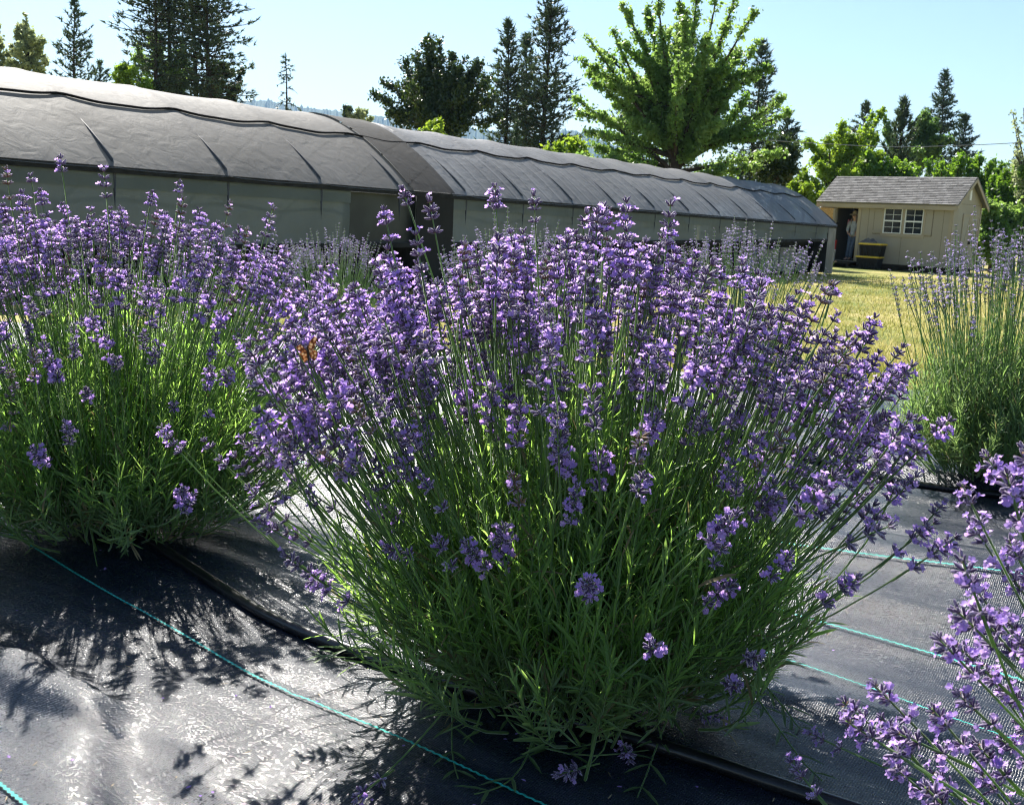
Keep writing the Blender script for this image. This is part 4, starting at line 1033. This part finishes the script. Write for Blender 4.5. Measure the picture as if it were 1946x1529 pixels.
for an in ((-.165, .04), (-.055, 0)):
    c_ = pl(an[0]-.01, an[1]+.06, 0); b_ = MB(); P = []
    for t in np.linspace(0, 1, 9):
        w_ = .05*math.sin(PI*(t*.86+.1))**.5; hgt = .085-.045*t
        P.append([c_+SN*(-.10+.25*t)+SU*w_*math.cos(a)+UP*(max(0, math.sin(a))*hgt+.003) for a in np.linspace(0, 2*PI, 13)])
    b_.grid(np.array(P)); b_.build('shoe', M['skid'], per, True)
hc = pl(.015, .025, 1.60)
MB().lathe(hc, [(0, .155), (.05, .15), (.088, .12), (.098, .06), (.105, .045), (.15, .035), (.20, .012), (.205, .006), (.15, .026), (.10, .035)], 28).build('straw_hat', M['straw'], per, True)
hr_ = MB(); a = np.linspace(-2.7, 2.7, 60)+PI*0
for i, t in enumerate(a):
    x, y = math.sin(t)*.086, -math.cos(t)*.088
    if y > .055: continue
    ln = .44 if abs(x) > .04 else .36
    hr_.tubes(np.array([pl(.015+x*.8, .02+y*.8, 1.66), pl(.015+x*1.08, .02+y*1.05, 1.56), pl(.02+x*1.25, .02+y+.02, 1.40), pl(.025+x*1.25, .06+y*.8, 1.66-ln)]), np.array([.012, .016, .017, .006]), 6)
hr_.build('hair', M['hair'], per, True)
# pink gloves hanging in the dark doorway
hg = thing('glove', 'pink gloves hanging in the dark behind the doorway', 'gloves', sp(d0+.28, dtop-.52, -.5))
for k, dx in enumerate((-.045, .055)):
    c_ = sp(d0+.28+dx, dtop-.52, -.5); b_ = MB()
    b_.tubes(np.array([c_+UP*.14, c_+UP*.07, c_, c_-UP*.05]), np.array([.032, .035, .042, .036]), 10, cap=True)
    for f in range(4): b_.tubes(np.array([c_-UP*.045+SU*(f-1.5)*.019, c_-UP*(.12 if f in (1, 2) else .10)+SU*(f-1.5)*.022]), np.array([.011, .008]), 6, cap=True)
    b_.tubes(np.array([c_+UP*.02+SU*.03, c_-UP*.03+SU*.065]), np.array([.012, .009]), 6, cap=True)
    b_.build('glove_half', simple('pink_rubber', (.5, .16, .2), None, 9, .6), hg, True)

# ------------------------------------------------------------------ trees
def tuft_field(mb, C, D, rng, n, ln, wd, mat):
    """needle tufts: n thin triangles fanned about direction D at every point of C"""
    k = len(C); CC = np.repeat(C, n, 0); DD = unit(np.repeat(D, n, 0)+rng.normal(0, .75, (k*n, 3)))
    s_ = unit(np.cross(DD, rng.normal(0, 1, (k*n, 3))))
    l_ = ln*rng.uniform(.6, 1.2, k*n)[:, None]; w_ = wd*rng.uniform(.7, 1.3, k*n)[:, None]
    V = np.stack([CC-DD*l_*.25-s_*w_*.6, CC-DD*l_*.25+s_*w_*.6, CC+DD*l_*.75], 1)
    mb.add(V.reshape(-1, 3), np.arange(k*n*3).reshape(-1, 3), mat)
def conifer(label, px, top, hw, Y, seed, mat='pine', name='pine_tree', crown0=.12, up=.12, nb=120, gap=.0, tuft=6, tl=.32, profile=.8, kv=.34, dens=1.15, group='conifers beyond the tunnel', bend=0.0, irregular=.4):
    rng = np.random.default_rng(seed)
    tp = at(px, top, Y); zb = float(gz(0, Y)); h = tp[2]-zb; r = hw/F*Y
    bs = np.array([tp[0], tp[1], zb-.1])
    o = thing(name, label, 'tree', bs, group)
    t = np.linspace(0, 1, 9); tr = np.stack([bs[0]+.012*h*np.sin(t*5+seed)*t, bs[1]+t*0, bs[2]+(h+.1)*t], -1)
    MB().tubes(tr, (h*.010+.05)*(1-t*.93), 8).build('trunk', M['bark'], o, True)
    cr = MB()
    th = crown0+(1-crown0)*np.sort(rng.random(nb))**.92; az = np.arange(nb)*2.4+rng.normal(0, .5, nb)
    k = (1-(th-crown0)/(1-crown0))
    low = np.clip((th-crown0)/.10, .55, 1)
    ln = r*(np.minimum(k/kv, 1)**profile)*(1-.25*np.clip((k-kv)/(1-kv), 0, 1))*low*rng.uniform(1-irregular, 1.12, nb)+.12
    e_ = up+rng.normal(0, .12, nb)+.5*(1-k)**2
    d = np.stack([np.cos(az)*np.cos(e_), np.sin(az)*np.cos(e_), np.sin(e_)], -1)
    B = np.stack([np.interp(th, t, tr[:, 0]), np.interp(th, t, tr[:, 1]), bs[2]+(h+.1)*th], -1)
    E_ = B+d*ln[:, None]; C_ = (B+E_)/2; C_[:, 2] += (-.10+bend)*ln; 
    P = bez(B, C_, E_, 5)
    MB().tubes(P, np.linspace(1, .25, 5)[None]*(.012+.010*ln[:, None]), 4).build('branches', M['bark'], o)
    pts = []; dirs = []
    for i in range(nb):
        m = max(3, int(ln[i]/(.16*tl/.3)*dens)); tt = rng.uniform(gap+.12, 1.02, m)
        pp = B[i]*(1-tt[:, None])**2+2*C_[i]*(tt*(1-tt))[:, None]+E_[i]*(tt**2)[:, None]
        spread = ln[i]*.20*(1-.45*tt)[:, None]
        sd = unit(np.cross(d[i], [0, 0, 1.]))
        pp = pp+sd*rng.normal(0, 1, (m, 1))*spread+np.array([0, 0, 1.])*rng.normal(0, .22, (m, 1))*spread
        pts.append(pp); dirs.append(np.repeat(d[i][None]+np.array([[0, 0, .25]]), m, 0))
    m = 8; pts.append(np.stack([np.full(m, tp[0])+.012*h*math.sin(5+seed), np.full(m, tp[1]), tp[2]-np.linspace(0, 1, m)*h*.05], -1)); dirs.append(np.repeat([[0, 0, 1.]], m, 0))
    tuft_field(cr, np.concatenate(pts), np.concatenate(dirs), rng, tuft, tl, tl*.17, 0)
    cr.build('crown', M[mat], o)
    return o

def broadleaf(label, cx, top, bottom, hw, Y, seed, mat, name='leafy_tree', limbs=9, twigs=38, lv=42, leaf=.13, upright=.6, cl=.42, group='leafy trees and shrubs beyond the tunnel', trunk=True, bark='bark', tops=None, cat='tree', flat=1.0, inner=.72):
    """trunk, limbs ending in the crown volume, twigs along the limbs, leaf sized faces round the twigs"""
    rng = np.random.default_rng(seed)
    tp = at(cx, top, Y); zb = float(gz(0, Y)); zlow = at(cx, bottom, Y)[2]
    rx = hw/F*Y; H_ = tp[2]-zlow
    bs = np.array([tp[0], Y, zb-.1]); o = thing(name, label, cat, bs, group)
    cz = zlow+H_*.45
    ends = []
    if tops is not None: ends += [at(a, c, Y+rng.normal(0, rx*.25)) for a, c in tops]
    while len(ends) < limbs:
        q = rng.normal(0, 1, 3); q = q/np.linalg.norm(q)*rng.uniform(inner, 1.0)
        p = np.array([tp[0]+q[0]*rx, Y+q[1]*rx*.9*flat, cz+q[2]*H_*(.55 if q[2] > 0 else .42)])
        ends.append(p)
    if tops is None:
        for j in range(max(3, limbs//5)):
            ends[j] = np.array([tp[0]+rng.normal(0, .38*rx), Y+rng.normal(0, .3*rx), tp[2]-H_*rng.uniform(0, .12)-.05*H_*(j > 0)])
    ends = np.array(ends); n = len(ends)
    fork = np.stack([np.full(n, bs[0])+(ends[:, 0]-bs[0])*rng.uniform(.0, .12, n), np.full(n, Y), zb+np.clip((zlow-zb)*.9+(cz-zb)*rng.uniform(.05, .6, n)*upright, .1, None)], -1)
    fork[:, 2] = np.minimum(fork[:, 2], ends[:, 2]-.1*H_) 
    fork[:, 2] = np.maximum(fork[:, 2], zb+.05)
    C_ = fork*.5+ends*.5; C_[:, 2] += -.08*np.linalg.norm(ends-fork, axis=1)*(1-upright); C_[:, :2] += rng.normal(0, .06*rx, (n, 2))
    wd = MB()
    if trunk:
        tz = np.linspace(0, 1, 6); ft = max(zlow, cz+.1*H_) if upright > .5 else cz
        wd.tubes(np.stack([bs[0]+rng.normal(0, .015*rx, 6), np.full(6, Y), bs[2]+(ft-bs[2])*tz], -1), (.035*H_+.05)*(1-tz*.6), 8)
    P = bez(fork, C_, ends, 8); wd.tubes(P, (np.linspace(1, .18, 8)[None])*(.010*H_+.02), 5)
    tb = []; te = []
    for i in range(n):
        tt = rng.uniform(.25, 1.0, twigs); ii = np.clip((tt*7), 0, 6.999); a = ii.astype(int); f = (ii-a)[:, None]
        p = P[i, a]*(1-f)+P[i, a+1]*f
        d = unit(ends[i]-fork[i])[None]+rng.normal(0, .8, (twigs, 3))+np.array([0, 0, .25*upright])
        l_ = cl*rx*rng.uniform(.35, 1.0, twigs)*(1.15-.75*tt)
        tb.append(p); te.append(p+unit(d)*l_[:, None])
    tb = np.concatenate(tb); te = np.concatenate(te)
    wd.tubes(np.stack([tb, (tb+te)/2+rng.normal(0, .01, tb.shape), te], 1), np.array([[.012, .008, .004]])*(.5+.12*H_), 3)
    wd.build('trunk', M[bark], o, True)
    m = len(tb)*lv; s_ = rng.random(m)**.7
    i = np.repeat(np.arange(len(tb)), lv); tw = np.linalg.norm(te-tb, axis=1)[i]
    C2 = tb[i]*(1-s_[:, None])+te[i]*s_[:, None]+rng.normal(0, 1, (m, 3))*(.05+.13*tw)[:, None]
    A = unit(rng.normal(0, 1, (m, 3))+np.array([0, 0, -.2]))*(leaf*rng.uniform(.32, .62, m))[:, None]
    Bv = unit(np.cross(A, rng.normal(0, 1, (m, 3))+np.array([0, 0, .8])))*(leaf*rng.uniform(.18, .36, m))[:, None]
    MB().quads(C2, A, Bv).build('crown', M[mat], o)
    return o

# left of the picture
broadleaf('pale olive tree at the far left edge, cut by the photo border', -22, 40, 150, 34, 52, 101, 'pale', limbs=14, twigs=16, lv=12, leaf=.22, upright=1, tops=[(-8, 45), (-2, 75), (5, 110), (-20, 40), (-5, 95)])
broadleaf('slender pale olive tree left of the small dark pine', 48, 28, 150, 48, 52, 102, 'pale', limbs=26, twigs=20, lv=11, leaf=.22, upright=1, cl=.3, tops=[(48, 28), (45, 50), (33, 62), (62, 60), (22, 88), (76, 92), (50, 80), (10, 118), (88, 118), (35, 105), (62, 108), (48, 125), (20, 135), (80, 135)])
conifer('small dark open pine between the pale olive tree and tall pines', 137, 0, 46, 55, 103, nb=150, kv=.3, tuft=5, up=.35, tl=.34)
conifer('tiny pine top poking over the tunnel roof at the left', 186, 118, 24, 58, 104, nb=110, tuft=6, up=.4, kv=.15)
conifer('first tall pine from the left in the cluster of four', 288, -150, 92, 48, 105, nb=190, kv=.15, tuft=5, up=.1, crown0=.25, profile=.5, irregular=.55)
conifer('second tall pine of the cluster with a bare dark trunk', 314, -190, 70, 50, 106, nb=140, kv=.15, tuft=5, up=.05, crown0=.25, profile=.5, irregular=.6)
conifer('third tall pine of the cluster, half hidden by its neighbour', 366, -170, 70, 52, 107, nb=150, kv=.15, tuft=5, up=.1, crown0=.25, profile=.5, irregular=.55)
conifer('rightmost tall pine of the cluster with full branches', 394, -210, 98, 48, 108, nb=230, kv=.15, tuft=5, up=.05, crown0=.2, profile=.5, irregular=.5)
broadleaf('yellow green bush at the foot of the tall pines', 248, 128, 185, 42, 44, 109, 'lime', 'shrub', limbs=9, twigs=14, lv=30, leaf=.18, cat='shrub')
broadleaf('mid green tree growing among the tall pine trunks', 305, 62, 190, 60, 50, 110, 'maple', limbs=12, twigs=16, lv=30, leaf=.18)
broadleaf('dark undergrowth tree below the rightmost tall pine', 420, 120, 200, 45, 50, 140, 'oak', limbs=10, twigs=18, lv=30, leaf=.18)
conifer('thin drooping conifer standing alone above the tunnel roof', 542, 104, 30, 40, 111, 'fir', nb=52, kv=.6, tuft=4, up=-.62, tl=.2, dens=.9, profile=1.0, bend=.38, crown0=.45, irregular=.15)
broadleaf('small rounded treetop left of the big oak', 658, 200, 250, 18, 70, 112, 'oak', limbs=8, twigs=10, lv=18, leaf=.24)
broadleaf('low pale treetop beside the big oak', 690, 210, 250, 22, 70, 113, 'pale', limbs=8, twigs=10, lv=18, leaf=.24)
broadleaf('dark spreading oak above the middle of the tunnel', 830, 72, 255, 128, 42, 114, 'oak', 'oak_tree', limbs=44, twigs=34, lv=24, leaf=.16, upright=.3, cl=.30, inner=.35,
          tops=[(812, 78), (835, 80), (790, 100), (770, 118), (735, 155), (712, 180), (860, 105), (880, 115), (905, 130), (925, 155), (940, 190), (945, 225), (800, 130), (745, 215), (850, 140), (880, 165), (825, 160), (780, 170)])
broadleaf('yellow green shrub below the big oak', 830, 232, 270, 30, 38, 115, 'lime', 'shrub', limbs=7, twigs=10, lv=22, leaf=.16, cat='shrub')
broadleaf('low leafy shrub at the base of the tall middle pines', 1080, 272, 310, 60, 36, 116, 'lime', 'shrub', limbs=10, twigs=12, lv=24, leaf=.16, cat='shrub')
conifer('tallest middle pine with airy branches', 1046, -45, 66, 46, 117, nb=300, tuft=5, up=.22, profile=.75, kv=.5, crown0=.12)
conifer('shorter middle pine to the left of the tallest one', 968, 42, 52, 48, 118, nb=220, tuft=5, up=.25, profile=.75, kv=.45)
conifer('dull green pine squeezed between the two middle pines', 1006, 70, 45, 50, 119, 'fir', nb=200, tuft=6, up=.2, profile=.75, kv=.45)
conifer('tiny cone shaped cypress at the foot of the middle pines', 985, 232, 16, 38, 120, 'fir', 'small_conifer', nb=110, kv=.3, tuft=6, up=.8, tl=.2)
# big maple and the conifers round it
conifer('dark spire rising behind the left side of the big maple', 1205, 165, 55, 52, 121, 'fir', 'fir_tree', nb=220, up=.1)
conifer('dark pine top rising above the middle of the big maple', 1300, 40, 60, 54, 122, nb=200, up=.1)
conifer('dark conifer behind the right side of the big maple', 1447, 78, 52, 52, 123, 'fir', 'fir_tree', nb=240, up=.12, kv=.45)
broadleaf('huge bright green maple with long upswept branches', 1310, -40, 330, 170, 33, 124, 'maple', 'maple_tree', limbs=84, twigs=38, lv=20, leaf=.145, upright=1, cl=.145, inner=.3,
          tops=[(1180, 5), (1165, 60), (1115, 70), (1105, 118), (1120, 140), (1100, 215), (1110, 250), (1230, 20), (1290, -30), (1330, -60), (1370, -50), (1400, -20), (1435, 20), (1440, 80), (1270, 60), (1220, 110), (1490, 185), (1500, 215), (1150, 255), (1170, 200), (1140, 95), (1095, 190), (1210, 60), (1150, 150), (1130, 280), (1190, 90), (1250, -10), (1460, 130), (1480, 250), (1100, 300), (1160, 300), (1420, 180), (1250, 150), (1350, 100), (1200, 230), (1400, 100), (1110, 330), (1180, 335), (1250, 320), (1370, 320), (1440, 315), (1490, 290), (1150, 310), (1300, 250), (1400, 250)])
conifer('small conifer with spread fan branches right of the big maple', 1502, 216, 34, 44, 125, 'fir', 'fir_tree', nb=120, tuft=5, up=.3, bend=.1, kv=.3)
broadleaf('dark rounded tree at the foot of the big maple', 1478, 262, 350, 58, 36, 126, 'oak', limbs=16, twigs=20, lv=30, leaf=.15)
# around the shed
broadleaf('pale lime bush between the loose bush and the shed ridge', 1640, 262, 400, 62, 43, 142, 'lime', 'shrub', limbs=30, twigs=20, lv=20, leaf=.17, upright=.8, cl=.3, cat='shrub')
broadleaf('tall loose yellow green bush left of the shed roof', 1590, 240, 400, 78, 41, 127, 'lime', 'shrub', limbs=26, twigs=22, lv=26, leaf=.16, upright=.9, cl=.3, cat='shrub',
          tops=[(1600, 232), (1575, 255), (1545, 300), (1640, 250), (1660, 215), (1680, 205)])
broadleaf('low lime green bush between the tunnel end and shed', 1535, 320, 400, 40, 40, 141, 'lime', 'shrub', limbs=12, twigs=16, lv=24, leaf=.15, cat='shrub')
conifer('dark pine top behind the yellow green bush', 1645, 196, 30, 62, 128, nb=170, up=.15, kv=.25)
broadleaf('soft round grey green tree behind the shed ridge', 1745, 210, 340, 62, 52, 129, 'willow', limbs=22, twigs=24, lv=34, leaf=.19, cl=.34)
conifer('young pine with upright candles in front of the round tree', 1717, 190, 42, 46, 130, nb=110, kv=.35, up=.75, tuft=9, tl=.36, crown0=.2)
conifer('dark pointed fir right of the round tree', 1800, 135, 37, 60, 131, 'fir', 'fir_tree', nb=260, up=.05, kv=.4)
conifer('shorter dark fir beside the pointed fir', 1838, 220, 30, 58, 132, 'fir', 'fir_tree', nb=200, up=.05, kv=.3)
hg_ = 'green hedge shrubs behind the shed'
for lab, cx, tpx, hw, Y, m_, sd in (('bright hedge shrub behind the left end of the shed ridge', 1650, 288, 50, 42, 'hedge', 150), ('bright hedge shrub behind the middle of the shed ridge', 1720, 292, 52, 42.5, 'hedge', 151),
                                   ('bright hedge shrub behind the right end of the shed ridge', 1800, 286, 56, 42, 'hedge', 156), ('tall hedge shrub at the right gable end of the shed', 1868, 288, 52, 41, 'hedge', 152), ('leafy hedge shrub filling the right edge beyond the shed', 1930, 300, 55, 39, 'hedge', 153),
                                   ('darker hedge shrub low at the right of the shed door', 1900, 380, 55, 37.5, 'maple', 154), ('hedge shrub running out of the right border', 1990, 310, 60, 40, 'hedge', 155)):
    broadleaf(lab, cx, tpx, 500, hw, Y, sd, m_, 'hedge_shrub', limbs=48, twigs=26, lv=30, leaf=.16, upright=.5, cl=.44, inner=.45, group=hg_, cat='shrub')
conifer('dark conifer top at the right border above the hedge', 1952, 300, 45, 70, 133, 'fir', 'fir_tree', nb=150, kv=.25)
broadleaf('sparse pale twiggy tree reaching in at the right border', 1985, 190, 420, 55, 38, 134, 'pale', limbs=14, twigs=12, lv=9, leaf=.14, upright=.7, bark='barkgrey', tops=[(1925, 215), (1932, 240), (1930, 270), (1945, 205)])
# overhead wire on its two poles outside the view
wp = []
for px_, py_, Y in ((1250, 245, 34), (1440, 266, 34.2), (1700, 281, 34.6), (1946, 272, 35), (2300, 235, 35.5)): wp.append(at(px_, py_, Y))
wp = np.array(wp); t = np.linspace(0, 4, 60); W_ = np.stack([np.interp(t, np.arange(5), wp[:, i]) for i in range(3)], -1)
k = np.ones(9)/9
for i in range(3): W_[:, i] = np.convolve(np.pad(W_[:, i], 4, mode='edge'), k, 'valid')
tag(MB().tubes(W_, .012, 5).build('overhead_wire', M['wire'], None, True), 'thin pale overhead wire crossing the sky right of the big maple', 'wire')

# the air: one even box of haze round everything
hzm, nt, out = nmat('haze_air'); pv = N(nt, 'VolumePrincipled'); pv.inputs['Color'].default_value = (.38, .66, 1, 1); pv.inputs['Density'].default_value = .00013; pv.inputs['Anisotropy'].default_value = .1
L(nt, pv.outputs[0], out.inputs['Volume'])
hz = MB().box([0, 2000, 195], [4000, 0, 0], [0, 2150, 0], [0, 0, 205]).build('haze', hzm)
tag(hz, 'thin bluish summer haze in the air over the field', 'haze', kind='stuff')

# ------------------------------------------------------------------ light, sky, camera
w = bpy.data.worlds.new('World'); S.world = w; w.use_nodes = True
nt = w.node_tree; nt.nodes.clear(); wo = N(nt, 'OutputWorld'); bg = N(nt, 'Background'); sk = N(nt, 'TexSky')
sk.sky_type = 'NISHITA'; sk.sun_disc = False; sk.sun_elevation = SUN_EL; sk.sun_rotation = -SUN_AZ
sk.air_density = 1.0; sk.dust_density = .35; sk.ozone_density = 2.0
bg.inputs['Strength'].default_value = .052
L(nt, sk.outputs[0], bg.inputs[0]); L(nt, bg.outputs[0], wo.inputs[0])
sd = bpy.data.lights.new('sun', 'SUN'); sd.energy = 4.2; sd.angle = rad(.53); sd.color = (1, .95, .87)
so = bpy.data.objects.new('sun', sd); COL.objects.link(so); so.rotation_euler = Vector(-SUNV).to_track_quat('-Z', 'Y').to_euler(); so.location = (-5, 10, 20)
cd = bpy.data.cameras.new('camera'); co = bpy.data.objects.new('camera', cd); COL.objects.link(co)
co.location = (0, 0, ZC); co.rotation_euler = Matrix(CM.tolist()).to_euler()
cd.sensor_width = 36; cd.sensor_fit = 'HORIZONTAL'; cd.lens = 36*F/1946; cd.clip_start = .02; cd.clip_end = 20000
cd.dof.use_dof = True; cd.dof.focus_distance = 1.55; cd.dof.aperture_fstop = 24
S.camera = co
S.view_settings.view_transform = 'Standard'; S.view_settings.look = 'None'; S.view_settings.exposure = 1.65; S.view_settings.gamma = 1
S.cycles.filter_width = 1.1; S.cycles.max_bounces = 8; S.cycles.transparent_max_bounces = 8
